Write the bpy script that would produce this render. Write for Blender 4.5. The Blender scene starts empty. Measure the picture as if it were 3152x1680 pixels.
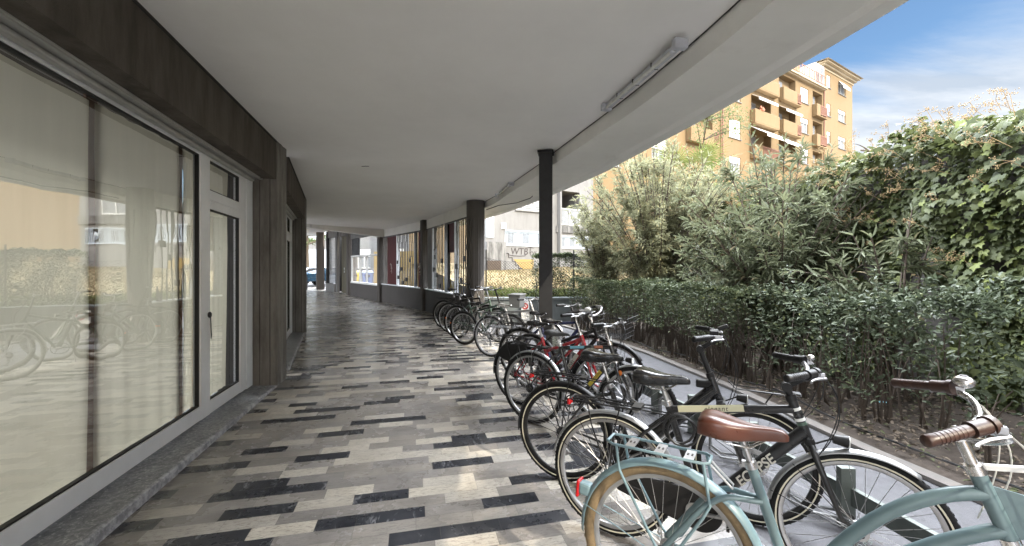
import bpy, math, random
import numpy as np
from mathutils import Vector, Matrix
R = math.radians
random.seed(7)
SC = bpy.context.scene
COL = SC.collection

# ------------------------------------------------------------------ camera, sky, sun, exposure
cd = bpy.data.cameras.new('camera'); cam = bpy.data.objects.new('camera', cd); COL.objects.link(cam)
cam.location = (0, 0, 1.55); cam.rotation_euler = (R(90), 0, 0)
cd.sensor_width = 36; cd.lens = 14.676; cd.shift_y = -0.0064; cd.clip_start = 0.05; cd.clip_end = 2000
SC.camera = cam
SUN_AZ = Vector((0.62, -0.7846)); SUN_EL = 35
w = bpy.data.worlds.new('World'); SC.world = w; w.use_nodes = True
nt = w.node_tree; N = nt.nodes; L = nt.links
bg = N['Background']; bg.inputs['Strength'].default_value = 0.15
sky = N.new('ShaderNodeTexSky'); sky.sky_type = 'NISHITA'; sky.sun_disc = False
sky.sun_elevation = R(SUN_EL); sky.sun_rotation = R(141.7); sky.air_density = 1.0; sky.dust_density = 0.6; sky.ozone_density = 1.6
tc = N.new('ShaderNodeTexCoord'); sx = N.new('ShaderNodeSeparateXYZ'); L.new(tc.outputs['Generated'], sx.inputs[0])
def wm(op, a, b=None, c=None):
    n = N.new('ShaderNodeMath'); n.operation = op
    for i, v in enumerate((a, b, c)):
        if v is None: continue
        if isinstance(v, (int, float)): n.inputs[i].default_value = v
        else: L.new(v, n.inputs[i])
    return n.outputs[0]
zz = wm('ADD', wm('ABSOLUTE', sx.outputs[2]), 0.12)
cx = N.new('ShaderNodeCombineXYZ'); L.new(wm('DIVIDE', sx.outputs[0], zz), cx.inputs[0]); L.new(wm('DIVIDE', sx.outputs[1], zz), cx.inputs[1])
cn = N.new('ShaderNodeTexNoise'); cn.inputs['Scale'].default_value = 1.1; cn.inputs['Detail'].default_value = 9; cn.inputs['Roughness'].default_value = 0.62; cn.inputs['Distortion'].default_value = 0.5
mp = N.new('ShaderNodeMapping'); mp.inputs['Scale'].default_value = (0.55, 1.3, 1); mp.inputs['Rotation'].default_value = (0, 0, R(-25)); mp.inputs['Location'].default_value = (3.1, 0.7, 0)
L.new(cx.outputs[0], mp.inputs[0]); L.new(mp.outputs[0], cn.inputs['Vector'])
# more cloud low down, opening to blue higher up
dens = wm('ADD', wm('MULTIPLY', wm('SUBTRACT', cn.outputs['Fac'], 0.5), 1.5), wm('MULTIPLY', wm('SUBTRACT', wm('ADD', 0.26, wm('MULTIPLY', sx.outputs[0], 0.17)), sx.outputs[2]), 6.5))
ramp = N.new('ShaderNodeMapRange'); ramp.inputs[1].default_value = -0.12; ramp.inputs[2].default_value = 0.62; ramp.interpolation_type = 'SMOOTHSTEP'
L.new(dens, ramp.inputs[0])
dim = N.new('ShaderNodeMixRGB'); dim.blend_type = 'MULTIPLY'; dim.inputs[0].default_value = 1; L.new(sky.outputs[0], dim.inputs[1]); dim.inputs[2].default_value = (.37, .43, .455, 1)
m0 = N.new('ShaderNodeMixRGB'); L.new(wm('MULTIPLY', ramp.outputs[0], 0.92), m0.inputs[0]); L.new(dim.outputs[0], m0.inputs[1]); 
cn2 = N.new('ShaderNodeTexNoise'); cn2.inputs['Scale'].default_value = 2.6; cn2.inputs['Detail'].default_value = 8; cn2.inputs['Roughness'].default_value = 0.6; L.new(mp.outputs[0], cn2.inputs['Vector'])
cr2 = N.new('ShaderNodeMapRange'); L.new(cn2.outputs['Fac'], cr2.inputs[0]); cr2.inputs[1].default_value = .35; cr2.inputs[2].default_value = .62
cc = N.new('ShaderNodeMixRGB'); L.new(cr2.outputs[0], cc.inputs[0]); cc.inputs[1].default_value = (1.35, 1.52, 1.75, 1); cc.inputs[2].default_value = (2.15, 2.22, 2.32, 1); L.new(cc.outputs[0], m0.inputs[2])
# added sky brightening out of view, overhead and behind, to light the arcade
sky_fill = wm('MULTIPLY', wm('MINIMUM', wm('MAXIMUM', wm('MULTIPLY', wm('SUBTRACT', sx.outputs[2], 0.46), 7.0), 0.0), 1.0), wm('MINIMUM', wm('MAXIMUM', wm('MULTIPLY', wm('ADD', sx.outputs[1], 0.25), 3.0), 0.0), 1.0))
vr = N.new('ShaderNodeMapRange'); L.new(sky_fill, vr.inputs[0]); vr.inputs[1].default_value = 0; vr.inputs[2].default_value = 1; vr.interpolation_type = 'SMOOTHSTEP'
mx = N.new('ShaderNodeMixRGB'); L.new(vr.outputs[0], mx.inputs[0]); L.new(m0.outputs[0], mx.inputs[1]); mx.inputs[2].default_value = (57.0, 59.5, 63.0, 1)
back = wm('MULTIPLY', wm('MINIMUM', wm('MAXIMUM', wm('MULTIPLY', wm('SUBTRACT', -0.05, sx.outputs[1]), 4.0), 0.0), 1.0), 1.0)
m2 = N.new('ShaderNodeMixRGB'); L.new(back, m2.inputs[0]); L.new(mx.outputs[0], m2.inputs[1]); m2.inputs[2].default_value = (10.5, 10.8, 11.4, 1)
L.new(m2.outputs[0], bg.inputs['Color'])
sd = bpy.data.lights.new('sun', 'SUN'); sd.energy = 2.0; sd.angle = R(0.5); sd.color = (1.0, 0.90, 0.74)
sun = bpy.data.objects.new('sun', sd); COL.objects.link(sun)
sv = Vector((SUN_AZ.x * math.cos(R(SUN_EL)), SUN_AZ.y * math.cos(R(SUN_EL)), math.sin(R(SUN_EL))))
sun.rotation_euler = sv.to_track_quat('Z', 'Y').to_euler()
SC.view_settings.view_transform = 'Standard'; SC.view_settings.look = 'None'
SC.view_settings.exposure = 1.70; SC.view_settings.gamma = 1.0
cy = SC.cycles
cy.max_bounces = 9; cy.diffuse_bounces = 6; cy.glossy_bounces = 4; cy.transparent_max_bounces = 16; cy.transmission_bounces = 4
cy.caustics_reflective = False; cy.caustics_refractive = False; cy.sample_clamp_indirect = 4.0
cy.use_denoising = True

# ------------------------------------------------------------------ materials
class NT:
    def __init__(s, name):
        s.m = bpy.data.materials.new(name); s.m.use_nodes = True
        s.t = s.m.node_tree; s.b = s.t.nodes['Principled BSDF']; s.out = s.t.nodes['Material Output']
    def n(s, typ, **kw):
        x = s.t.nodes.new(typ)
        for k, v in kw.items():
            if k.startswith('i_'):
                key = k[2:]; key = int(key) if key.isdigit() else key
                s.set(x.inputs[key], v)
            else: setattr(x, k, v)
        return x
    def set(s, inp, v):
        if hasattr(v, 'links') or isinstance(v, bpy.types.NodeSocket): s.t.links.new(v, inp)
        elif isinstance(v, (tuple, list)) and len(v) == 3 and inp.type == 'RGBA': inp.default_value = (*v, 1)
        else: inp.default_value = v
    def math(s, op, a, b=0.0, c=0.0):
        x = s.n('ShaderNodeMath', operation=op)
        s.set(x.inputs[0], a); s.set(x.inputs[1], b); s.set(x.inputs[2], c)
        return x.outputs[0]
    def mix(s, f, a, b, typ='MIX'):
        x = s.n('ShaderNodeMixRGB', blend_type=typ); s.set(x.inputs[0], f); s.set(x.inputs[1], a); s.set(x.inputs[2], b); return x.outputs[0]
    def rng(s, v, a, b, c=0.0, d=1.0):
        x = s.n('ShaderNodeMapRange'); s.set(x.inputs[0], v)
        for i, q in enumerate((a, b, c, d)): x.inputs[i + 1].default_value = q
        return x.outputs[0]
    def obj(s, scale=(1, 1, 1)):
        t = s.n('ShaderNodeTexCoord'); m = s.n('ShaderNodeMapping'); m.inputs['Scale'].default_value = scale
        s.t.links.new(t.outputs['Object'], m.inputs[0]); return m.outputs[0]
    def noise(s, vec, scale, detail=4, rough=.55, dist=0.0):
        x = s.n('ShaderNodeTexNoise'); s.t.links.new(vec, x.inputs['Vector'])
        x.inputs['Scale'].default_value = scale; x.inputs['Detail'].default_value = detail; x.inputs['Roughness'].default_value = rough; x.inputs['Distortion'].default_value = dist
        return x.outputs['Fac']
    def bump(s, h, st=.3, d=.01):
        x = s.n('ShaderNodeBump'); x.inputs['Strength'].default_value = st; x.inputs['Distance'].default_value = d
        s.t.links.new(h, x.inputs['Height']); s.t.links.new(x.outputs[0], s.b.inputs['Normal'])

def mat(name, col, rough=.5, metal=0.0, var=.15, vs=6.0, bump=0.0, bs=60.0, coat=0.0, spec=.5, stretch=(1, 1, 1)):
    a = NT(name); v = a.obj(stretch)
    n1 = a.noise(v, vs, 5, .6)
    f = a.rng(n1, .3, .7, 1 - var, 1 + var)
    c = a.mix(1.0, tuple(col), (1, 1, 1), 'MULTIPLY')
    mul = a.n('ShaderNodeVectorMath', operation='SCALE'); a.set(mul.inputs[0], c); a.set(mul.inputs[3], f)
    a.set(a.b.inputs['Base Color'], mul.outputs[0])
    a.set(a.b.inputs['Roughness'], a.rng(a.noise(v, vs * 2.3, 3), .3, .7, max(0, rough - .08), min(1, rough + .08)))
    a.b.inputs['Metallic'].default_value = metal
    a.b.inputs['Specular IOR Level'].default_value = spec
    if coat: a.b.inputs['Coat Weight'].default_value = coat
    if bump: a.bump(a.noise(v, bs, 4), bump, .01)
    return a.m

def plaster(name, col, dirt=(.2, .18, .15), amt=.35, rough=.85, sc=1.2, streak=True, lo=.5, hi=.75, bs=90, bst=.25):
    a = NT(name); v = a.obj()
    c = a.mix(a.rng(a.noise(v, sc * 3, 6, .65), .35, .7, 0, .35), col, tuple(x * .82 for x in col))
    sv_ = a.obj((1, 1, .18)) if streak else v
    d = a.rng(a.noise(sv_, sc * 2.2, 8, .7), lo, hi, 0, amt)
    c = a.mix(d, c, dirt)
    a.set(a.b.inputs['Base Color'], c); a.b.inputs['Roughness'].default_value = rough
    a.b.inputs['Specular IOR Level'].default_value = .25
    a.bump(a.noise(v, bs, 5, .6), bst, .006)
    return a.m

def leafmat(name, c1, c2, c3=None, p3=.06, rough=.45, trans=.3, spec=.4):
    rough = min(.9, rough + .12); spec = .25; a = NT(name); g = a.n('ShaderNodeNewGeometry'); rnd = g.outputs['Random Per Island']
    c = a.mix(rnd, c1, c2)
    if c3: c = a.mix(a.math('GREATER_THAN', rnd, 1 - p3), c, c3)
    c = a.mix(a.rng(a.noise(a.obj(), 1.3, 2), .35, .65, 0, .45), c, tuple(x * .6 for x in c1))
    a.set(a.b.inputs['Base Color'], c); a.b.inputs['Roughness'].default_value = rough
    a.b.inputs['Specular IOR Level'].default_value = spec
    tr = a.n('ShaderNodeBsdfTranslucent'); a.set(tr.inputs[0], a.mix(.5, c, tuple(min(1, x * 1.5) for x in c2)))
    ms = a.n('ShaderNodeMixShader'); ms.inputs[0].default_value = trans
    a.t.links.new(a.b.outputs[0], ms.inputs[1]); a.t.links.new(tr.outputs[0], ms.inputs[2]); a.t.links.new(ms.outputs[0], a.out.inputs[0])
    return a.m

def glassmat(name, ior=1.7, tint=(.86, .9, .87), base=.03, rough=0.0, wav=0):
    a = NT(name); a.t.nodes.remove(a.b)
    tr = a.n('ShaderNodeBsdfTransparent'); a.set(tr.inputs[0], tint)
    gl = a.n('ShaderNodeBsdfGlossy'); gl.inputs['Roughness'].default_value = rough
    if wav: bp = a.n('ShaderNodeBump'); bp.inputs['Strength'].default_value = wav; bp.inputs['Distance'].default_value = .02; a.set(bp.inputs['Height'], a.noise(a.obj((1, 1, .35)), 2.2, 2)); a.set(gl.inputs['Normal'], bp.outputs[0])
    fr = a.n('ShaderNodeFresnel'); fr.inputs[0].default_value = ior
    f = a.math('ADD', fr.outputs[0], base)
    ms = a.n('ShaderNodeMixShader'); a.set(ms.inputs[0], f)
    a.t.links.new(tr.outputs[0], ms.inputs[1]); a.t.links.new(gl.outputs[0], ms.inputs[2]); a.t.links.new(ms.outputs[0], a.out.inputs[0])
    return a.m

def tilemat():
    a = NT('marble_strip_tiles'); v = a.obj(); s = a.n('ShaderNodeSeparateXYZ'); a.set(s.inputs[0], v)
    X, Y = s.outputs[0], s.outputs[1]
    yr = a.math('DIVIDE', Y, .120); row = a.math('FLOOR', yr); fy = a.math('FRACT', yr)
    wv = a.math('ADD', a.math('MULTIPLY', X, 2.8), a.math('MULTIPLY', row, 53.71))
    vo = a.n('ShaderNodeTexVoronoi', voronoi_dimensions='1D', feature='F1'); a.set(vo.inputs['W'], wv); vo.inputs['Scale'].default_value = 1; vo.inputs['Randomness'].default_value = .85
    ve = a.n('ShaderNodeTexVoronoi', voronoi_dimensions='1D', feature='DISTANCE_TO_EDGE'); a.set(ve.inputs['W'], wv); ve.inputs['Scale'].default_value = 1; ve.inputs['Randomness'].default_value = .85
    sc = a.n('ShaderNodeSeparateColor'); a.set(sc.inputs[0], vo.outputs['Color'])
    r1, r2 = sc.outputs[0], sc.outputs[1]
    # veined stone, each tile with its own offset
    off = a.n('ShaderNodeCombineXYZ'); a.set(off.inputs[2], a.math('MULTIPLY', r2, 60)); va = a.n('ShaderNodeVectorMath', operation='ADD'); a.set(va.inputs[0], v); a.set(va.inputs[1], off.outputs[0])
    vv = va.outputs[0]
    st = a.n('ShaderNodeMapping'); a.set(st.inputs[0], vv); st.inputs['Scale'].default_value = (1, 5, 1)
    streak = a.noise(st.outputs[0], 5.5, 6, .7, .4); fine = a.noise(st.outputs[0], 22, 6, .8, .3)
    cloud = a.noise(vv, 4, 5, .6)
    vm = a.n('ShaderNodeMapping'); a.set(vm.inputs[0], vv); vm.inputs['Rotation'].default_value = (0, 0, R(52)); vm.inputs['Scale'].default_value = (1, .28, 1)
    vein = a.math('MULTIPLY', a.rng(a.math('ABSOLUTE', a.math('SUBTRACT', a.noise(vm.outputs[0], 5.0, 5, .55, .5), .5)), 0, .016, 1, 0), a.rng(a.noise(vv, 6, 3), .48, .62))
    gray = a.mix(a.rng(cloud, .35, .65), (.225, .21, .195), (.31, .29, .27))
    gray = a.mix(a.rng(fine, .52, .62, 0, .6), gray, (.11, .10, .095))
    gray = a.mix(a.rng(streak, .45, .75, 0, .35), gray, (.42, .38, .33))
    cream = a.mix(a.rng(cloud, .3, .7), (.44, .41, .355), (.58, .545, .485))
    cream = a.mix(a.rng(fine, .51, .60, 0, .8), cream, (.16, .13, .105))
    cream = a.mix(a.rng(streak, .5, .75, 0, .4), cream, (.36, .31, .25))
    dark = a.mix(a.rng(cloud, .3, .7), (.022, .024, .030), (.050, .053, .062))
    dark = a.mix(a.math('MULTIPLY', vein, .55), dark, (.40, .40, .42))
    odd = a.math('FRACT', a.math('MULTIPLY', row, .5)); odd = a.math('MULTIPLY', odd, 2); isdark = a.math('LESS_THAN', r1, a.math('SUBTRACT', .37, a.math('MULTIPLY', odd, .30))); iscream = a.math('GREATER_THAN', r1, a.math('SUBTRACT', .80, a.math('MULTIPLY', odd, .20)))
    c = a.mix(iscream, gray, cream); c = a.mix(isdark, c, dark)
    c = a.mix(1.0, c, a.mix(r2, (.88, .88, .90), (1.08, 1.06, 1.02)), 'MULTIPLY')
    # joints
    jy = a.math('LESS_THAN', a.math('ABSOLUTE', a.math('SUBTRACT', fy, .5)), .487); jx = a.math('GREATER_THAN', ve.outputs['Distance'], .0035)
    joint = a.math('SUBTRACT', 1.0, a.math('MULTIPLY', jx, jy))
    c = a.mix(a.math('MULTIPLY', joint, .6), c, (.12, .11, .10))
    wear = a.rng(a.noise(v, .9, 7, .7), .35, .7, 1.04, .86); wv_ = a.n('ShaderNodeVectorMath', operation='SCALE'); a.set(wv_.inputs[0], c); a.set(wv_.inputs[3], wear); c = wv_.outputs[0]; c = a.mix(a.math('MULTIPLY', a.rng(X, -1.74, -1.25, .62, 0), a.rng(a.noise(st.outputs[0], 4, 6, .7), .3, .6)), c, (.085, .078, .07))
    a.set(a.b.inputs['Base Color'], c)
    rr = a.rng(a.noise(v, 2.2, 5, .7), .3, .7, .17, .36); a.set(a.b.inputs['Roughness'], a.math('ADD', rr, a.math('MULTIPLY', iscream, .08)))
    a.b.inputs['Specular IOR Level'].default_value = .42
    hgt = a.math('SUBTRACT', a.math('MULTIPLY', fine, .6), a.math('MULTIPLY', joint, .8)); a.bump(hgt, .22, .003)
    return a.m

M = {}
M['tiles'] = tilemat()
M['ceil'] = plaster('ceiling_paint', (.88, .87, .85), (.55, .52, .47), .12, .9, .35, False, .5, .8, 120, .08)
M['soffit'] = plaster('soffit_paint', (.84, .825, .78), (.40, .36, .3), .28, .88, .6, False, .55, .8, 60, .06)
M['beam'] = plaster('brown_render', (.118, .103, .088), (.050, .043, .036), .75, .85, 2.4, True, .40, .62, 110, .8)
M['pier'] = plaster('ribbed_concrete', (.25, .237, .222), (.11, .10, .09), .75, .85, 2.6, True, .42, .64, 110, .8)
M['pierdark'] = mat('groove_shadow_gap', (.025, .023, .022), .9)
M['lowwall'] = plaster('dark_render', (.095, .088, .084), (.06, .055, .052), .4, .8, 1.1, True, .5, .8, 140, .3)
M['pave'] = plaster('pale_pavement', (.088, .088, .095), (.045, .044, .046), .6, .8, 5, False, .45, .7, 120, .5)
M['kerb'] = plaster('kerb_stone', (.12, .113, .108), (.16, .14, .12), .6, .85, 3, False, .4, .7, 100, .5)
M['alu'] = mat('brushed_aluminium', (.88, .90, .93), .42, .15, .06, 3, .02, 200)
M['alud'] = mat('dull_aluminium', (.42, .42, .41), .45, .3, .12, 5, .04, 90)
M['black'] = mat('black_gap', (.012, .012, .013), .6)
M['rubber'] = mat('black_rubber', (.012, .012, .0125), .75, 0, .35, 30, .25, 260, 0, .25)
M['tan'] = mat('tan_rubber', (.215, .155, .085), .78, 0, .28, 22, .35, 160)
M['chrome'] = mat('chrome', (.62, .61, .60), .22, 1, .08, 20)
M['silver'] = mat('silver_metal', (.40, .40, .41), .34, .9, .12, 14, .02, 150)
M['fsilver'] = mat('silver_fender', (.36, .365, .37), .36, .6, .10, 9)
M['spoke'] = mat('steel_spoke', (.42, .42, .42), .3, .9)
M['bspoke'] = mat('black_spoke', (.05, .05, .05), .4, .5)
M['bpaint'] = mat('black_paint', (.014, .014, .016), .22, 0, .3, 10, 0, 60, .6)
M['bmatt'] = mat('matt_black', (.014, .0135, .014), .45, 0, .35, 14, 0, 60, 0, .3)
M['gmet'] = mat('graphite_paint', (.022, .022, .024), .32, .1, .3, 12, 0, 60, .3, .35)
M['teal'] = mat('teal_paint', (.115, .172, .185), .36, 0, .07, 5, 0, 60, .25)
M['tealf'] = mat('pale_teal_paint', (.175, .262, .29), .38, 0, .08, 6, 0, 60, .2)
M['red'] = mat('red_paint', (.32, .012, .018), .25, 0, .15, 8, 0, 60, .6)
M['navy'] = mat('navy_paint', (.012, .016, .055), .25, 0, .15, 8, 0, 60, .6)
M['green'] = mat('green_paint', (.055, .095, .07), .3, 0, .1, 8, 0, 60, .5)
M['dgreen'] = mat('dark_green_paint', (.014, .035, .028), .3, 0, .1, 8, 0, 60, .5)
M['brownl'] = mat('brown_leather', (.085, .026, .014), .34, 0, .2, 8, .06, 160, .15)
M['brownd'] = mat('dark_brown_leather', (.048, .022, .015), .42, 0, .25, 18, .1, 120)
M['bleather'] = mat('black_vinyl', (.010, .010, .011), .25, 0, .25, 8, .03, 120, .3, .4)
M['bfoam'] = mat('worn_black_foam', (.035, .035, .036), .55, 0, .25, 14, .12, 90)
M['rred'] = mat('red_reflector', (.50, .010, .012), .2, 0, .1)
M['orange'] = mat('orange_reflector', (.75, .20, .03), .2)
M['white'] = mat('white_plastic', (.72, .72, .70), .4, 0, .06)
M['nosing'] = plaster('chipped_nosing', (.46, .46, .47), (.16, .16, .17), .8, .6, 6, False, .42, .58, 120, .6)
M['warmwall'] = plaster('warm_ochre_wall', (.15, .095, .045), (.10, .065, .035), .4, .9, 1, True)
M['meter'] = mat('dark_brown_metal', (.06, .042, .03), .6)
M['dullred'] = mat('dull_red_metal', (.26, .13, .085), .6, 0, .15, 4)
M['cornice'] = mat('cornice_render', (.36, .29, .19), .85, 0, .08, 3)
M['cream'] = mat('cream_decal', (.62, .60, .42), .4, 0, .06)
M['stripe'] = mat('reflective_stripe', (.70, .66, .52), .4, 0, .08)
M['yellow'] = mat('yellow_sticker', (.62, .52, .08), .45, 0, .1)
M['bluest'] = mat('blue_sticker', (.22, .52, .68), .45, 0, .1)
M['orst'] = mat('orange_sticker', (.55, .20, .12), .45, 0, .1)
M['inkd'] = mat('dark_ink', (.04, .03, .03), .6)
M['inkr'] = mat('red_ink', (.30, .05, .03), .6)
M['inkg'] = mat('pale_lettering', (.55, .53, .47), .5)
M['inkp'] = mat('faint_lettering', (.34, .42, .42), .5)
M['gray_pl'] = mat('grey_plastic', (.13, .135, .14), .5, 0, .1)
M['rack'] = mat('galvanised_grey_green', (.105, .122, .112), .55, .2, .18, 7, .1, 90)
M['soil'] = plaster('garden_soil', (.058, .047, .039), (.03, .024, .02), .7, .95, 4, False, .4, .65, 40, .9)
M['lawn'] = plaster('dry_lawn_soil', (.185, .135, .07), (.09, .09, .04), .6, .95, 1.2, False, .42, .6, 60, .8)
M['asphalt'] = plaster('asphalt', (.10, .10, .105), (.06, .06, .06), .5, .9, 2, False, .4, .7, 150, .4)
M['planter'] = plaster('grey_planter_concrete', (.16, .18, .185), (.08, .09, .085), .6, .85, 2, True, .4, .7, 90, .4)
M['ochre'] = plaster('ochre_render', (.215, .150, .080), (.18, .125, .066), .35, .9, .8, True, .45, .7, 40, .5)
M['ochred'] = plaster('deep_ochre_render', (.30, .17, .08), (.22, .12, .06), .3, .9, .8, True, .45, .7, 40, .4)
M['palewall'] = plaster('pale_concrete_render', (.21, .208, .205), (.12, .118, .115), .5, .9, 1.5, True, .45, .7, 50, .5)
M['stained'] = plaster('stained_render', (.21, .208, .205), (.05, .05, .048), .75, .9, 2.6, True, .42, .60, 50, .5)
M['ywall'] = plaster('yellow_wall', (.30, .215, .085), (.22, .165, .07), .3, .9, .8, False)
M['shutter'] = mat('white_shutter', (.78, .77, .74), .5, 0, .04)
M['wgrille'] = mat('pale_blue_grille', (.52, .58, .64), .5, 0, .05)
M['winglass'] = glassmat('window_glass', 1.6, (.55, .6, .62), .08)
M['shopglass'] = glassmat('shop_glass', 1.75, (.97, .985, .97), .22, .0, .10)
M['railg'] = mat('grey_glass_panel', (.20, .21, .22), .3)
M['bayglass'] = glassmat('bay_glass', 1.25, (.95, .96, .96), .0)
M['pierd'] = plaster('dark_ribbed_concrete', (.125, .115, .107), (.07, .062, .056), .5, .8, 1.5, True, .45, .75, 130, .4)
M['darkroom'] = mat('dark_interior', (.05, .045, .04), .9)
M['curtain'] = mat('cream_curtain', (.84, .77, .58), .85, 0, .08, 2, .1, 200, stretch=(6, 6, .4))
a_ = NT('cream_curtain'); a_.set(a_.b.inputs['Base Color'], a_.mix(a_.rng(a_.noise(a_.obj((5, 5, .5)), 2, 4), .35, .65), (.82, .745, .585), (.72, .65, .50))); a_.b.inputs['Roughness'].default_value = .9
t_ = a_.n('ShaderNodeBsdfTranslucent'); a_.set(t_.inputs[0], (.80, .745, .58)); m_ = a_.n('ShaderNodeMixShader'); m_.inputs[0].default_value = .45
a_.t.links.new(a_.b.outputs[0], m_.inputs[1]); a_.t.links.new(t_.outputs[0], m_.inputs[2]); a_.t.links.new(m_.outputs[0], a_.out.inputs[0]); M['curtain'] = a_.m
M['curtaind'] = mat('gap_brown', (.20, .10, .055), .6, 0, .25, 4)
M['sill'] = None
M['redpanel'] = plaster('dark_red_panel', (.085, .012, .012), (.05, .01, .01), .4, .6, 2, True)
M['iron'] = mat('dark_iron', (.022, .018, .017), .5, .3, .2)
M['steel'] = mat('black_steel', (.012, .012, .013), .6, 0, .25, 5, .08, 80)
M['wood'] = mat('olive_boards', (.10, .085, .045), .6, 0, .2, 3, .1, 60, stretch=(8, 8, .5))
M['bark'] = plaster('bark', (.12, .095, .07), (.05, .04, .03), .6, .95, 8, True, .4, .6, 60, .8)
M['stem'] = mat('dark_stems', (.060, .045, .034), .85, 0, .3, 20)
M['paletrunk'] = plaster('pale_plane_bark', (.55, .52, .46), (.22, .2, .16), .7, .9, 4, False, .45, .55)
M['ivy'] = leafmat('ivy_leaf', (.047, .062, .024), (.110, .125, .050), (.17, .20, .06), .09, .42, .28)
M['seed'] = leafmat('seed_heads', (.30, .21, .11), (.44, .33, .19), None, 0, .8, .15)
M['ole'] = leafmat('oleander_leaf', (.14, .155, .09), (.27, .27, .17), (.34, .31, .16), .15, .45, .32)
M['oleb'] = leafmat('oleander_leaf_dark', (.075, .090, .052), (.155, .170, .100), (.21, .16, .09), .05, .42, .28)
M['hedge'] = leafmat('hedge_leaf', (.040, .055, .028), (.090, .110, .058), (.15, .16, .06), .06, .38, .18)
M['shrub'] = leafmat('shrub_leaf', (.040, .054, .032), (.098, .120, .074), (.16, .18, .08), .06, .36, .2)
M['palm'] = leafmat('palm_leaf', (.09, .12, .035), (.17, .19, .06), None, 0, .45, .25)
M['treel'] = leafmat('tree_leaf', (.07, .10, .04), (.14, .17, .07), None, 0, .5, .35)
M['litter'] = leafmat('dead_leaves', (.09, .07, .05), (.24, .20, .16), (.07, .09, .04), .2, .8, .1)
M['grass'] = leafmat('dry_grass', (.15, .115, .06), (.20, .155, .08), (.10, .115, .045), .22, .7, .3)
M['greeng'] = leafmat('green_weeds', (.07, .11, .03), (.15, .19, .06), None, 0, .6, .35)
M['carblue'] = mat('dark_blue_car_paint', (.02, .055, .10), .25, .3, .05, 3, 0, 60, 1)
M['carsil'] = mat('silver_car_paint', (.30, .29, .28), .3, .5, .05, 3, 0, 60, 1)
M['yplast'] = mat('yellow_bin_plastic', (.62, .45, .06), .45)
M['bplast'] = mat('blue_bin_plastic', (.12, .16, .32), .45)
M['tube'] = mat('fluorescent_tube_glass', (.62, .62, .58), .25)
M['lampb'] = mat('lamp_body', (.50, .51, .55), .5)
M['cable'] = mat('black_cable', (.015, .015, .016), .4)
M['wcable'] = mat('white_cable', (.55, .53, .48), .4)
M['awn'] = None
def sillmat():
    a = NT('speckled_marble'); v = a.obj(); n1 = a.noise(v, 14, 8, .75, 1.2); n2 = a.noise(v, 45, 6, .7)
    c = a.mix(a.rng(n1, .38, .62), (.085, .09, .095), (.27, .27, .275)); c = a.mix(a.rng(n2, .54, .66, 0, .75), c, (.62, .61, .60))
    a.set(a.b.inputs['Base Color'], c); a.b.inputs['Roughness'].default_value = .34; a.bump(n2, .15, .003); return a.m
M['sill'] = sillmat()
def awnmat():
    a = NT('striped_awning'); v = a.obj(); s = a.n('ShaderNodeSeparateXYZ'); a.set(s.inputs[0], v)
    f = a.math('LESS_THAN', a.math('FRACT', a.math('MULTIPLY', s.outputs[0], 5.5)), .35)
    a.set(a.b.inputs['Base Color'], a.mix(f, (.78, .76, .72), (.5, .5, .52))); a.b.inputs['Roughness'].default_value = .8; return a.m
M['awn'] = awnmat()

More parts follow.
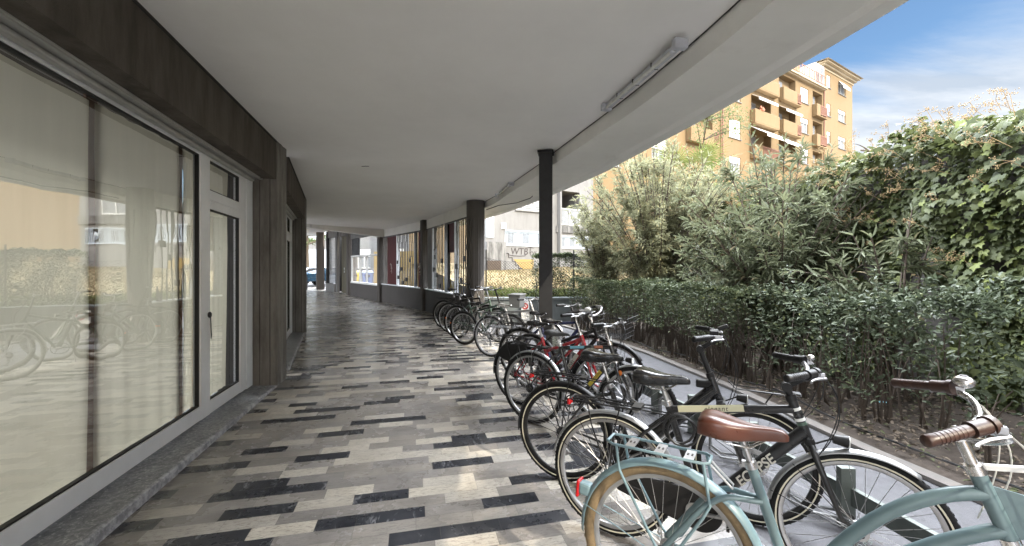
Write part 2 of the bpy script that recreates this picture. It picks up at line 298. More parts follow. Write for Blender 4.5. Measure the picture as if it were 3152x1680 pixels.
# ------------------------------------------------------------------ mesh builder
class MB:
    def __init__(s): s.v = []; s.f = []
    def add(s, vs, fs):
        o = len(s.v); s.v += [tuple(p) for p in vs]; s.f += [tuple(i + o for i in f) for f in fs]; return s
    def box(s, c, d, rot=0.0, mtx=None):
        x, y, z = d[0] / 2, d[1] / 2, d[2] / 2
        P = [Vector((i * x, j * y, k * z)) for k in (-1, 1) for j in (-1, 1) for i in (-1, 1)]
        m = mtx if mtx else Matrix.Rotation(rot, 3, 'Z')
        P = [m @ p + Vector(c) for p in P]
        return s.add(P, [(0, 2, 3, 1), (4, 5, 7, 6), (0, 1, 5, 4), (1, 3, 7, 5), (3, 2, 6, 7), (2, 0, 4, 6)])
    def hexa(s, P):   # 8 corners: bottom 4 ccw, top 4 ccw
        return s.add(P, [(3, 2, 1, 0), (4, 5, 6, 7), (0, 1, 5, 4), (1, 2, 6, 5), (2, 3, 7, 6), (3, 0, 4, 7)])
    def beam(s, a, b, wd, h, up=(0, 0, 1)):
        a = Vector(a); b = Vector(b); d = (b - a).normalized(); u = Vector(up)
        l = u.cross(d)
        if l.length < 1e-4: l = Vector((1, 0, 0))
        l.normalize(); u2 = d.cross(l)
        P = []
        for q in (a, b):
            for (i, j) in ((-1, -1), (1, -1), (1, 1), (-1, 1)): P.append(q + l * i * wd / 2 + u2 * j * h / 2)
        return s.add(P, [(0, 1, 2, 3), (7, 6, 5, 4), (0, 4, 5, 1), (1, 5, 6, 2), (2, 6, 7, 3), (3, 7, 4, 0)])
    def tube(s, pts, r, n=8, closed=False, cap=True):
        pts = [Vector(p) for p in pts]; k = len(pts)
        rs = r if isinstance(r, (list, tuple)) else [r] * k
        o = len(s.v); prev = None
        for i, p in enumerate(pts):
            if closed: d = pts[(i + 1) % k] - pts[i - 1]
            else: d = pts[min(i + 1, k - 1)] - pts[max(i - 1, 0)]
            if d.length < 1e-9: d = Vector((0, 0, 1))
            d.normalize()
            if prev is None:
                a = Vector((0, 0, 1)) if abs(d.z) < .9 else Vector((1, 0, 0)); u = d.cross(a).normalized()
            else:
                u = prev - d * prev.dot(d)
                u = u.normalized() if u.length > 1e-6 else d.orthogonal().normalized()
            prev = u; v = d.cross(u)
            for j in range(n):
                t = 2 * math.pi * j / n; s.v.append(tuple(p + (u * math.cos(t) + v * math.sin(t)) * rs[i]))
        m = k if closed else k - 1
        for i in range(m):
            a = o + i * n; b = o + ((i + 1) % k) * n
            for j in range(n):
                j2 = (j + 1) % n; s.f.append((a + j, a + j2, b + j2, b + j))
        if not closed and cap:
            s.f.append(tuple(o + j for j in range(n - 1, -1, -1))); s.f.append(tuple(o + (k - 1) * n + j for j in range(n)))
        return s
    def sweep(s, prof, R0, a0, a1, n, c=(0, 0, 0), closed=True):  # ring around Y axis; prof = [(dr, y)]
        k = len(prof); o = len(s.v); full = abs(a1 - a0) > 6.28
        cnt = n if full else n + 1
        for i in range(cnt):
            t = a0 + (a1 - a0) * i / n
            for (dr, y) in prof: s.v.append((c[0] + (R0 + dr) * math.cos(t), c[1] + y, c[2] + (R0 + dr) * math.sin(t)))
        for i in range(n):
            a = o + i * k; b = o + ((i + 1) % cnt) * k
            for j in range(k if closed else k - 1):
                j2 = (j + 1) % k; s.f.append((a + j, b + j, b + j2, a + j2))
        return s
    def cyl(s, a, b, r0, r1=None, n=12): return s.tube([a, b], [r0, r0 if r1 is None else r1], n)
    def sphere(s, c, r, n=10, m=6, sc=(1, 1, 1)):
        o = len(s.v); c = Vector(c)
        for i in range(m + 1):
            t = math.pi * i / m
            for j in range(n):
                p = 2 * math.pi * j / n
                s.v.append((c.x + r * sc[0] * math.sin(t) * math.cos(p), c.y + r * sc[1] * math.sin(t) * math.sin(p), c.z + r * sc[2] * math.cos(t)))
        for i in range(m):
            for j in range(n):
                j2 = (j + 1) % n; s.f.append((o + i * n + j, o + (i + 1) * n + j, o + (i + 1) * n + j2, o + i * n + j2))
        return s
    def build(s, name, m, parent=None, smooth=True, bevel=0.0, solid=0.0, loc=None, rot=None, ang=40):
        me = bpy.data.meshes.new(name); me.from_pydata(s.v, [], s.f); me.validate(); me.update()
        if smooth:
            me.shade_smooth(); me.set_sharp_from_angle(angle=R(ang))
        me.materials.append(M[m] if isinstance(m, str) else m)
        o = bpy.data.objects.new(name, me); COL.objects.link(o)
        if loc: o.location = loc
        if rot: o.rotation_euler = rot
        if parent: o.parent = parent
        if bevel: b = o.modifiers.new('b', 'BEVEL'); b.width = bevel; b.segments = 2; b.limit_method = 'ANGLE'
        if solid: b = o.modifiers.new('s', 'SOLIDIFY'); b.thickness = solid; b.offset = 0
        return o
def tag(o, label=None, cat=None, group=None, kind=None):
    if label: o['label'] = label
    if cat: o['category'] = cat
    if group: o['group'] = group
    if kind: o['kind'] = kind
    return o
def empty(name, loc=(0, 0, 0), rot=(0, 0, 0), label=None, cat=None, group=None):
    o = bpy.data.objects.new(name, None); COL.objects.link(o); o.location = loc; o.rotation_euler = rot; o.empty_display_size = .2
    return tag(o, label, cat, group)
def rawmesh(name, V, F, m, parent=None, smooth=False, loc=None):
    """V (n,3) array, F (m,k) array all same k"""
    me = bpy.data.meshes.new(name); V = np.asarray(V, np.float32); F = np.asarray(F, np.int32)
    me.vertices.add(len(V)); me.vertices.foreach_set('co', V.ravel())
    k = F.shape[1]; me.loops.add(F.size); me.loops.foreach_set('vertex_index', F.ravel())
    me.polygons.add(len(F)); me.polygons.foreach_set('loop_start', np.arange(0, F.size, k, dtype=np.int32)); me.polygons.foreach_set('loop_total', np.full(len(F), k, np.int32))
    me.update(calc_edges=True); me.materials.append(M[m])
    if smooth: me.shade_smooth()
    o = bpy.data.objects.new(name, me); COL.objects.link(o)
    if parent: o.parent = parent
    if loc: o.location = loc
    return o
def text(body, size, m, parent, loc, rot, name='lettering', ext=.0006, shear=0.0, spacing=1.0, align='LEFT', off=0.0):
    c = bpy.data.curves.new(name, 'FONT'); c.body = body; c.size = size; c.extrude = ext; c.shear = shear; c.space_character = spacing; c.align_x = align; c.offset = off
    t_ = bpy.data.objects.new('t', c); COL.objects.link(t_); bpy.context.view_layer.update()
    me = bpy.data.meshes.new_from_object(t_.evaluated_get(bpy.context.evaluated_depsgraph_get())); bpy.data.objects.remove(t_); me.name = name
    me.materials.clear(); me.materials.append(M[m]); o = bpy.data.objects.new(name, me); COL.objects.link(o); o.parent = parent; o.location = loc; o.rotation_euler = rot
    return o
def struct(name, mb, m, **kw): return tag(mb.build(name, m, smooth=False, **kw), kind='structure')
# ------------------------------------------------------------------ setting: grounds
def poly(name, pts, z, m, thick=0.0, kind='structure'):
    o = MB().add([(x, y, z if not callable(z) else z(x, y)) for x, y in pts], [tuple(range(len(pts)))]).build(name, m, smooth=False)
    if kind: o['kind'] = kind
    return o
g = MB().add([(-400, -300, -.05), (400, -300, -.05), (400, 500, -.05), (-400, 500, -.05)], [(0, 1, 2, 3)]).build('ground', 'asphalt', smooth=False); g['kind'] = 'structure'
TA = R(13.3)
def toloc(p):  # world -> wall frame
    c, s = math.cos(-TA), math.sin(-TA); return (p[0] * c - p[1] * s, p[0] * s + p[1] * c)
tile_pts = [(1.55, -4), (1.5, 1.5), (1.42, 2.6), (1.15, 3.8), (.80, 5.0), (.25, 7), (-.3, 9), (-.62, 10.3), (-3.0, 14.8), (-5.7, 18.6), (-8.6, 22.6), (-12.8, 28.2), (-14.0, 31), (-26, 31), (-22, 22), (-12, 16.2), (-7.9, 13.6), (-5.5, 9.5), (-4.2, 5.8), (-2.2, -4)]
tl = MB().add([(*toloc(p), 0) for p in tile_pts], [tuple(range(len(tile_pts)))]).build('tiled_floor', 'tiles', smooth=False, rot=(0, 0, TA)); tl['kind'] = 'structure'
KB = [(3.35, -4), (3.27, 0), (3.2, 1.5), (3.09, 2.52), (2.93, 3.45), (2.74, 5.27), (2.36, 7.4), (1.75, 9.5), (1.1, 11.3)]
poly('pavement', [(-1, -4), *KB, (-1.0, 11.3)], -.006, 'pave')
kb = MB()
for i in range(len(KB) - 1):
    a = Vector((*KB[i], 0)); b = Vector((*KB[i + 1], 0)); d = (b - a).normalized(); n_ = Vector((d.y, -d.x, 0)); k_ = 1
    n0 = n_; 
    kb.hexa([a, b, b + n0 * .13, a + n0 * .13, a + Vector((0, 0, .03)), b + Vector((0, 0, .03)), b + n0 * .13 + Vector((0, 0, .025)), a + n0 * .13 + Vector((0, 0, .025))])
struct('kerb', kb, 'kerb')
def kx(y):
    for i in range(len(KB) - 1):
        if KB[i][1] <= y <= KB[i + 1][1]:
            f = (y - KB[i][1]) / (KB[i + 1][1] - KB[i][1]); return KB[i][0] + f * (KB[i + 1][0] - KB[i][0])
    return KB[0][0] if y < KB[0][1] else KB[-1][0]
rng = np.random.default_rng(3)
ny, nx = 120, 40; V = []; F = []
for j in range(ny + 1):
    y = -4 + 15.4 * j / ny; x0 = kx(y) + .12; x1 = 5.6
    for i in range(nx + 1):
        x = x0 + (x1 - x0) * i / nx
        z = .005 + .10 * (i / nx) + (.03 * math.sin(x * 5 + y * 2.3) * math.sin(y * 3.1 - x) + rng.normal(0, .012)) * (1 if i else .2)
        V.append((x, y, z))
for j in range(ny):
    for i in range(nx):
        a = j * (nx + 1) + i; F.append((a, a + 1, a + nx + 2, a + nx + 1))
so = rawmesh('garden_soil', V, F, 'soil', smooth=True); so['kind'] = 'structure'
def lawnz(x, y): return .66 + (y - 11.8) * .088 + .05 * math.sin(x * 1.3) * math.sin(y * .9)
V = []; F = []; ny, nx = 60, 70
for j in range(ny + 1):
    y = 11.85 + 26 * (j / ny) ** 1.5; x0 = -1.15 - .38 * max(0, y - 13.0); x1 = 7 + 1.9 * (y - 11.85)
    for i in range(nx + 1):
        x = x0 + (x1 - x0) * i / nx; V.append((x, y, lawnz(x, min(y, 24)) + rng.normal(0, .012)))
for j in range(ny):
    for i in range(nx):
        a = j * (nx + 1) + i; F.append((a, a + 1, a + nx + 2, a + nx + 1))
la = rawmesh('lawn', V, F, 'lawn', smooth=True); la['kind'] = 'structure'

# ------------------------------------------------------------------ ceiling and canopy
def tilt(x, y): return .026 * max(0, 6 - (-x * .23 + y * .973))
AL = [(1.74, -1.25), (1.66, 0.5), (1.53, 2.2), (1.44, 2.87), (1.28, 3.6), (1.09, 4.33), (.62, 5.9), (.52, 6.3), (-.02, 8.2), (-.64, 10.3)]
OL = [(2.38, -1.25), (2.34, 0.5), (2.24, 2.1), (2.17, 2.62), (2.02, 3.5), (1.83, 4.4), (1.47, 5.83), (1.36, 6.3), (.80, 8.2), (.02, 10.45)]
def W(s, t): return (s * .9732 - t * .23, s * .23 + t * .9732)
CZ = 3.165
cm = MB()
left1 = [W(-1.9, -1.3), W(-1.9, 6.0)]
pts1 = [left1[0]] + AL[:8] + [left1[1]]
cm.add([(x, y, CZ + tilt(x, y)) for x, y in pts1], [tuple(range(len(pts1)))[::-1]])
pts2 = [W(-1.9, 6.0), AL[7], AL[8], AL[9], (-2.93, 14.75), (-5.62, 18.75), (-9.5, 15.6), (-5.5, 9.9), (-3.6, 5.75)]
cm.add([(x, y, CZ) for x, y in pts2], [tuple(range(len(pts2)))[::-1]])
struct('ceiling', cm, 'ceil')
tp = [(x, y, CZ + .35) for x, y in pts1]; t2 = [(x, y, CZ + .35) for x, y in pts2]
struct('roof_slab', MB().add(tp, [tuple(range(len(tp)))]).add(t2, [tuple(range(len(t2)))]), 'lowwall')
AL2 = AL + [(-1.9, 12.6), (-2.9, 14.4)]; OL2 = OL + [(-.95, 12.7), (-2.3, 15.6)]
def canopy_profile(a, o):
    ax, ay = a; ox, oy = o; t = tilt(ax, ay) * .8
    f = lambda k: (ax + (ox - ax) * k, ay + (oy - ay) * k)
    P = [(0, CZ + .04 + t), (0, 3.005 + t), (.10, 3.0 + t), (.26, 2.992 + t), (.55, 3.01 + t), (.80, 3.0 + t), (.86, 2.97 + t), (1.0, 2.955 + t), (1.0, 3.22 + t), (.8, 3.4 + t), (0, 3.4 + t)]
    return [(*f(k), z) for k, z in P]
cp = MB(); secs = [canopy_profile(a, o) for a, o in zip(AL2, OL2)]; k = len(secs[0])
# smooth along the curve
def dense(secs, n=4):
    out = []
    for i in range(len(secs) - 1):
        p0 = secs[max(i - 1, 0)]; p1 = secs[i]; p2 = secs[i + 1]; p3 = secs[min(i + 2, len(secs) - 1)]
        for q in range(n):
            t = q / n; row = []
            for a, b, c, d in zip(p0, p1, p2, p3):
                row.append(tuple(.5 * ((2 * b[m]) + (-a[m] + c[m]) * t + (2 * a[m] - 5 * b[m] + 4 * c[m] - d[m]) * t * t + (-a[m] + 3 * b[m] - 3 * c[m] + d[m]) * t ** 3) for m in range(3)))
            out.append(row)
    out.append(secs[-1]); return out
rows = dense(secs)
vs = [p for r_ in rows for p in r_]; fs = []
for i in range(len(rows) - 1):
    for j in range(k):
        j2 = (j + 1) % k; a = i * k; b = (i + 1) * k; fs.append((a + j, b + j, b + j2, a + j2))
cp.add(vs, fs); can = cp.build('canopy', 'soffit', smooth=True, ang=12); can['kind'] = 'structure'
# dark joint line along the ceiling edge and the thin cable on the soffit
jl = MB(); jl.tube([(a[0] - .012, a[1], CZ - .004 + tilt(*a)) for a in [tuple(r_[0][:2]) for r_ in rows[:37]]], .0055, 5)
tag(jl.build('ceiling_joint', 'cable'), 'dark joint line along the ceiling edge beside the strip lamps', 'cable')
cb = MB(); cb.tube([(-.62, 10.15, 2.93), (-.3, 9.6, 2.955), (.1, 9.3, 2.965), (.38, 8.8, 2.985), (.42, 8.55, 2.99)], .009, 5)
tag(cb.build('soffit_cable', 'cable'), 'slack cable drooping under the outer canopy beside the round column', 'cable')
# drop beam over the glazed bays and across the corridor
def wallseg(mb, a, b, th, z0, z1, z0b=None, z1b=None, side=1):
    a = Vector((*a, 0)); b = Vector((*b, 0)); d = (b - a).normalized(); n_ = Vector((d.y, -d.x, 0)) * side
    z0b = z0 if z0b is None else z0b; z1b = z1 if z1b is None else z1b
    mb.hexa([a + Vector((0, 0, z0)), b + Vector((0, 0, z0b)), b + n_ * th + Vector((0, 0, z0b)), a + n_ * th + Vector((0, 0, z0)),
             a + Vector((0, 0, z1)), b + Vector((0, 0, z1b)), b + n_ * th + Vector((0, 0, z1b)), a + n_ * th + Vector((0, 0, z1))])
RC = (-.90, 10.3); P1 = (-3.02, 14.6); F1 = (-5.77, 18.5); G1 = (-8.55, 22.3)
db = MB()
wallseg(db, (RC[0] - .05, RC[1]), P1, .30, 2.84, CZ + .02); wallseg(db, P1, F1, .30, 2.838, CZ + .02)
wallseg(db, F1, (-7.9, 16.2), .30, 2.836, CZ + .9, 3.03, CZ + .9, side=-1); wallseg(db, (-7.9, 16.2), (-9.9, 14.6), .30, 3.028, CZ + .9, side=-1)
db.build('drop_beam', 'soffit', smooth=False)['kind'] = 'structure'
c2 = [(-5.6, 18.8), (-8.2, 22.0), (-12.6, 28.0), (-14.5, 31), (-30, 31), (-26, 14), (-10, 15.3), (-7.95, 16.5)]
poly('far_ceiling', [p for p in c2[::-1]], 3.85, 'ceil')

# ------------------------------------------------------------------ left shop fronts
def shopfront(origin, ang, Lb, tl_, label, plabel, curt, key=False, detail=True):
    root = empty('shop_front', (origin[0], origin[1], 0), (0, 0, ang), label, 'shop front', 'shop fronts along the arcade')
    def dz(z, t): return tl_ * (.012 + .014 * z / 3) * max(0, .1 - t)
    def sb(mb, s0, s1, t0, t1, z0, z1, tn=True):
        a0, b0, a1, b1 = (dz(z0, t0), dz(z0, t1), dz(z1, t0), dz(z1, t1)) if tn else (0, 0, 0, 0)
        return mb.hexa([(s0, t0, z0 + a0), (s1, t0, z0 + a0), (s1, t1, z0 + b0), (s0, t1, z0 + b0), (s0, t0, z1 + a1), (s1, t0, z1 + a1), (s1, t1, z1 + b1), (s0, t1, z1 + b1)])
    A0 = -Lb
    m = MB(); a = dz(.05, A0); 
    m.hexa([(-.7, A0, -.03), (-.02, A0, -.03), (-.02, .2, -.03), (-.7, .2, -.03), (-.7, A0, .052 + a), (-.02, A0, .052 + a), (-.02, .2, .018), (-.7, .2, .052)])
    m.build('plinth', 'sill', root, smooth=False, bevel=.008)
    m = MB(); m.hexa([(-.021, A0, .0), (.012, A0, .0), (.012, .2, .0), (-.021, .2, .0), (-.021, A0, .056 + a), (.004, A0, .050 + a), (.004, .2, .016), (-.021, .2, .021)]); m.build('nosing', 'nosing', root, smooth=False, bevel=.006)
    D0, D1, D2, JR = -1.51, -1.325, -.57, -.21
    m = MB(); f0, f1 = -.33, -.265
    sb(m, f0, f1, A0, D0, .055, .185); sb(m, f0, f1, D1, D2, .055, .185)
    sb(m, f0, f1 + .004, D0, D1, .053, 2.62); sb(m, f0, f1 + .004, D2, -.41, .053, 2.62); sb(m, f0, f1 + .012, -.402, JR, .05, 2.62)
    sb(m, f0, f1, A0, D0, 2.585, 2.62); sb(m, f0, f1, D1, D2, 2.585, 2.62); sb(m, f0, f1 + .002, D1, D2, 2.19, 2.285); sb(m, f0, f1 + .008, D1 + .004, D2 - .004, 2.10, 2.184)
    m.build('window_frame', 'alu', root, smooth=False, bevel=.004)
    m = MB()
    for (x0, x1, z0, z1) in ((A0, D0, .185, 2.585), (D1, D2, .185, 2.10), (D1, D2, 2.285, 2.585)):
        sb(m, f0 + .02, f1 - .012, x0, x1, z0, z0 + .012); sb(m, f0 + .02, f1 - .012, x0, x1, z1 - .012, z1)
        sb(m, f0 + .02, f1 - .012, x1 - .012, x1, z0 + .012, z1 - .012); sb(m, f0 + .02, f1 - .012, x0, x0 + .012, z0 + .012, z1 - .012)
    m.build('gasket', 'black', root, smooth=False)
    m = MB()
    for (x0, x1, z0, z1) in ((A0, D0, .185, 2.6), (D1, D2, .185, 2.12), (D1, D2, 2.27, 2.6)):
        a0, a1, b0, b1 = dz(z0, x0), dz(z0, x1), dz(z1, x0), dz(z1, x1); q = -.300
        m.add([(q, x0, z0 + a0), (q, x1, z0 + a1), (q, x1, z1 + b1), (q, x0, z1 + b0)], [(0, 1, 2, 3)])
    m.build('shop_window', 'shopglass', root, smooth=False)
    # curtains: hanging panels with soft folds
    for (x0, x1, g0, g1) in curt:
        nf = 60; V = []; F = []; rr = random.Random(int(x0 * 100)); ph = rr.random() * 6
        for j in range(nf + 1):
            for i, z in enumerate((.16, .9, 1.7, 2.3, 2.62)):
                hh = 1 - z / 2.7; xa = x0 + g0 * hh + .012 * math.sin(z * 5 + ph); xb = x1 - g1 * hh - .014 * math.sin(z * 6.3 + ph * 2)
                u = j / nf; x = xa + (xb - xa) * u
                V.append((-.365 + .010 * math.sin(u * (x1 - x0) * 13 + ph + z * .3) * (.3 + .7 * math.sin(u * 5 + ph) ** 2) + .006 * math.sin(u * 31), x, z + .03))
        for j in range(nf):
            for i in range(4): a = j * 5 + i; F.append((a, a + 1, a + 6, a + 5))
        rawmesh('curtain', V, F, 'curtain', root, smooth=True)
    m = MB(); sb(m, -2.6, -2.5, A0, -.2, 0, 4.2, False); m.build('room_wall', 'palewall', root, smooth=False)
    for (x0, x1, g0, g1) in curt[:-1]:
        m = MB(); sb(m, -.396, -.382, x1 - .02, x1 + .085, .03, 2.70, False); m.build('gap_backing', 'curtaind', root, smooth=False)  # brown strip added behind each curtain gap to hide the bright room
    m = MB(); sb(m, -.6, -.335, JR - .19, JR, .05, 2.7, False)
    m.build('reveal', 'black', root, smooth=False)
    m = MB(); sb(m, f0 - .02, -.235, A0, -.2, 2.622, 2.70); sb(m, -.40, -.20, A0, -.2, 2.705, 2.78); m.build('shutter_slot', 'black', root, smooth=False)
    m = MB(); sb(m, -.262, -.205, A0, -.28, 2.60, 2.635); m.build('lower_rail', 'alud', root, smooth=False, bevel=.012)
    m = MB(); sb(m, -.236, -.165, A0, -.24, 2.640, 2.664); sb(m, -.236, -.222, A0, -.24, 2.664, 2.722); sb(m, -.19, -.155, A0, -.24, 2.655, 2.675)
    m.build('shutter_rail', 'alud', root, smooth=False, bevel=.005)
    m = MB(); m.tube([(-.19, -.26, 2.665), (-.17, -.21, 2.66), (-.15, -.15, 2.668), (-.15, -.14, 2.70)], .012, 6); m.build('rail_hook', 'alud', root)
    m = MB(); sb(m, -.9, 0, A0, -.162, 2.665, CZ + .02); m.build('beam', 'beam', root, smooth=False)
    m = MB(); sb(m, .001, .012, A0, -.17, CZ - .028, CZ + .01); m.build('shadow_gap', 'pierdark', root, smooth=False)
    if key:
        m = MB(); m.sphere((-.245, -1.37, 1.07), .020, 8, 6, (1, 1, 1.6)); m.tube([(-.24, -1.37, 1.07), (-.236, -1.372, .95), (-.236, -1.365, .83), (-.236, -1.355, .86), (-.24, -1.36, 1.05)], .004, 5)
        m.build('door_handle', 'cable', root)
    # ribbed concrete pier: its own thing
    pr = empty('ribbed_pier', (origin[0], origin[1], 0), (0, 0, ang), plabel, 'pier', 'ribbed concrete piers')
    m = MB(); zt = CZ + .01
    rib_s = [-.28, -.19, -.075, .0]; 
    m.box((-.29, .04, zt / 2), (.575, .40, zt))
    for a, b, dd in ((-.262, -.190, .012), (-.182, -.072, .018), (-.064, -.004, .014)): m.box(((a + b) / 2, -.16 - dd / 2, zt / 2), (b - a, dd, zt - .004))
    for a, b, dd in ((-.155, -.058, .016), (-.048, .035, .020), (.045, .125, .014), (.135, .238, .018)): m.box((-.0025 + dd / 2, (a + b) / 2, zt / 2), (dd, b - a, zt - .006))
    m.build('pier_shaft', 'pier', pr, smooth=False, bevel=.003)
    m = MB()
    for sx_ in (-.186, -.068): m.box((sx_, -.1615, zt / 2), (.008, .003, zt - .03))
    for t_ in (-.053, .040, .130): m.box((-.0012, t_, zt / 2), (.003, .009, zt - .03))
    m.build('groove', 'pierdark', pr, smooth=False)
    return root
O1 = W(-1.72, 6.09)
shopfront(O1, TA, 9.4, 1.0, 'large aluminium shop window with cream curtains nearest on the left', 'ribbed concrete pier beside the glass door with the hanging keys',
          [(-9.3, -2.745, 0, .045), (-2.70, -1.665, -.01, .02), (-1.61, -1.40, 0, .0), (-1.36, -.66, 0, .03)], key=True)
shopfront((-4.88, 9.85), math.atan2(1.843, 4.303), 4.02, 0.0, 'second narrow shop front seen edge on past the first ribbed pier', 'second ribbed concrete pier on the left, where daylight shows beyond',
          [(-4.0, -1.6, 0, .05), (-1.3, -.6, 0, .0)])
shopfront((-7.55, 13.45), R(37), 4.3, 0.0, 'third shop front hidden behind the second pier on the left', 'third ribbed concrete pier on the left, farthest along the curve', [(-4.2, -1.6, 0, .05), (-1.3, -.6, 0, .0)])

# ------------------------------------------------------------------ piers on the garden side
def ribpier(name, loc, ang, w_, d_, h, label, m='pierd', n=4, seed=1):
    pr = empty(name, (*loc, 0), (0, 0, ang), label, 'pier', 'ribbed concrete piers'); rr = random.Random(seed)
    b = MB(); b.box((0, 0, h / 2), (w_, d_, h)); gv = MB()
    for s_ in (-1, 1):
        for q in range(n):
            a0 = -w_ / 2 + w_ * q / n + .006; a1 = -w_ / 2 + w_ * (q + 1) / n - .006; dd = .010 + rr.random() * .016
            b.box(((a0 + a1) / 2, s_ * (d_ / 2 + dd / 2), h / 2), (a1 - a0, dd, h - .004)); 
            a0 = -d_ / 2 + d_ * q / n + .006; a1 = -d_ / 2 + d_ * (q + 1) / n - .006; dd = .010 + rr.random() * .016
            b.box((s_ * (w_ / 2 + dd / 2), (a0 + a1) / 2, h / 2), (dd, a1 - a0, h - .005))
            if q: 
                gv.box((-w_ / 2 + w_ * q / n, s_ * (d_ / 2 + .001), h / 2), (.010, .003, h - .03)); gv.box((s_ * (w_ / 2 + .001), -d_ / 2 + d_ * q / n, h / 2), (.003, .010, h - .03))
    b.build('pier_shaft', m, pr, smooth=False, bevel=.003); gv.build('groove', 'pierdark', pr, smooth=False)
    return pr
# round column, ribbed in its lower part
col = empty('round_column', (*RC, 0), (0, 0, R(25)), 'round concrete column, ribbed below its top, standing behind the far bicycles', 'column')
b = MB(); b.cyl((0, 0, 0), (0, 0, CZ + .02), .205, n=40); b.cyl((0, 0, 2.72), (0, 0, CZ + .01), .222, n=40); b.build('column_shaft', 'pierd', col)
b = MB()
for q in range(20):
    if q % 5 == 4: continue
    a = 2 * math.pi * q / 20; b.box((.212 * math.cos(a), .212 * math.sin(a), 1.36), (.022, .050, 2.71 - (q % 3) * .004), a)
b.build('column_rib', 'pierd', col, smooth=False, bevel=.002)
ribpier('square_pier', P1, R(27), .27, .27, CZ + .01, 'square ribbed pier between the two windows with black metal grilles', seed=3)
ribpier('square_pier', F1, R(35), .30, .26, CZ + .6, 'ribbed pier between the white framed window and the red panels', seed=4)
ribpier('square_pier', (-8.75, 22.75), R(35), .42, .40, 3.86, 'dark ribbed pier at the right of the boarded door', seed=5)
ribpier('square_pier', (-12.95, 28.2), R(35), .42, .36, 3.86, 'far ribbed pier beside the street barrier and roller shutter', seed=6)
# black steel post, H section with plates
ps = empty('steel_post', (.478, 5.9, 0), (0, 0, R(82)), 'tall black steel post standing among the parked bicycles', 'post')
b = MB(); b.box((0, 0, 1.585), (.012, .17, 3.17)); b.box((-.088, 0, 1.585), (.014, .18, 3.17)); b.box((.088, 0, 1.585), (.014, .18, 3.17)); b.build('h_section', 'steel', ps, smooth=False, bevel=.002)
MB().box((0, 0, .01), (.26, .26, .02)).build('base_plate', 'steel', ps, smooth=False); MB().box((-.01, 0, 3.15), (.22, .22, .03)).build('cap_plate', 'steel', ps, smooth=False)
b = MB(); b.cyl((.02, -.06, 0.1), (.02, -.06, 3.15), .018, n=8); b.build('drain_pipe', 'gmet', ps)

# ------------------------------------------------------------------ glazed bays with sculptural grilles
def glazed_bay(A, B, label, items, lw=.80, sillm='alu', seed=1, top=2.84):
    A = Vector((*A, 0)); B = Vector((*B, 0)); d = (B - A); Ln = d.length; ang = math.atan2(d.y, d.x)
    root = empty('glazed_bay', A, (0, 0, ang), label, 'window bay', 'glazed bays on the garden side'); rr = random.Random(seed)
    b = MB(); b.box((Ln / 2, -.02, (lw - .04) / 2), (Ln - .16, .14, lw - .04)); b.build('low_wall', 'lowwall', root, smooth=False)
    b = MB(); b.box((Ln / 2, -.02, lw - .02), (Ln - .2, .20, .036)); b.build('sill', sillm, root, smooth=False, bevel=.004)
    b = MB(); b.box((Ln / 2, -.02, top - .02), (Ln - .2, .08, .05)); b.build('head_rail', 'gmet', root, smooth=False)
    h0, h1 = lw, top - .045
    for it in items:
        typ, l0, l1 = it[:3]; x0, x1 = l0 * Ln, l1 * Ln
        if typ == 'post': b = MB(); b.box(((x0 + x1) / 2, -.02, (h0 + h1) / 2), (x1 - x0, .09, h1 - h0)); b.build('window_post', it[3], root, smooth=False, bevel=.003)
        elif typ == 'panel':
            z0 = it[3] if len(it) > 3 else h0; b = MB(); b.box(((x0 + x1) / 2, -.03, (z0 + h1) / 2), (x1 - x0, .03, h1 - z0)); b.build('red_panel', 'redpanel', root, smooth=False)
        elif typ == 'graf':
            b = MB()
            for q in range(5): 
                cx_, cz = (x0 + x1) / 2 + rr.uniform(-.08, .08), 1.45 + rr.uniform(-.18, .18); b.tube([(cx_ + .06 * math.cos(t) * rr.uniform(.6, 1), .002, cz + .07 * math.sin(t)) for t in [k * .9 for k in range(6)]], .007, 4)
            b.build('graffiti', 'inkg', root)
        elif typ == 'bars':
            n = it[3]; b = MB(); bl = MB()
            for q in range(n):
                x = x0 + (x1 - x0) * (q + .5) / n; wd = rr.choice((.030, .042, .055)); z = h0; xx = x
                while z < h1:
                    z2 = min(h1, z + rr.uniform(.35, .95)); b.box((xx, .03, (z + z2) / 2), (wd, .016, z2 - z + .002)); nx_ = x + rr.choice((-.025, 0, .025))
                    if z2 < h1: b.box(((xx + nx_) / 2, .03, z2), (abs(nx_ - xx) + wd, .015, .05))
                    xx = nx_; z = z2
            for (lx, z) in it[4]:
                x = x0 + (x1 - x0) * lx; MB().box((x, .045, z), (.15, .03, .14)).build('grille_block', 'iron', root, smooth=False)
            b.build('grille_bar', 'iron', root, smooth=False); 
    b = MB(); b.add([(.1, -.035, h0), (Ln - .1, -.035, h0), (Ln - .1, -.035, h1), (.1, -.035, h1)], [(3, 2, 1, 0)]); b.build('pane', 'bayglass', root, smooth=False)
    return root
glazed_bay(RC, P1, 'window bay with black metal grille between the round column and square pier', [
    ('bars', .07, .30, 6, [(.30, 1.75), (.55, 1.18), (.9, 1.55), (.1, 2.05)]), ('post', .303, .33, 'alu'), ('panel', .335, .455, 1.95), ('post', .46, .525, 'gmet'),
    ('bars', .54, .765, 7, [(.12, 1.72), (.62, 1.28), (.84, 1.85), (.30, .95), (.93, 1.45)]), ('post', .77, .80, 'alu'), ('post', .82, .93, 'palewall')], seed=2)
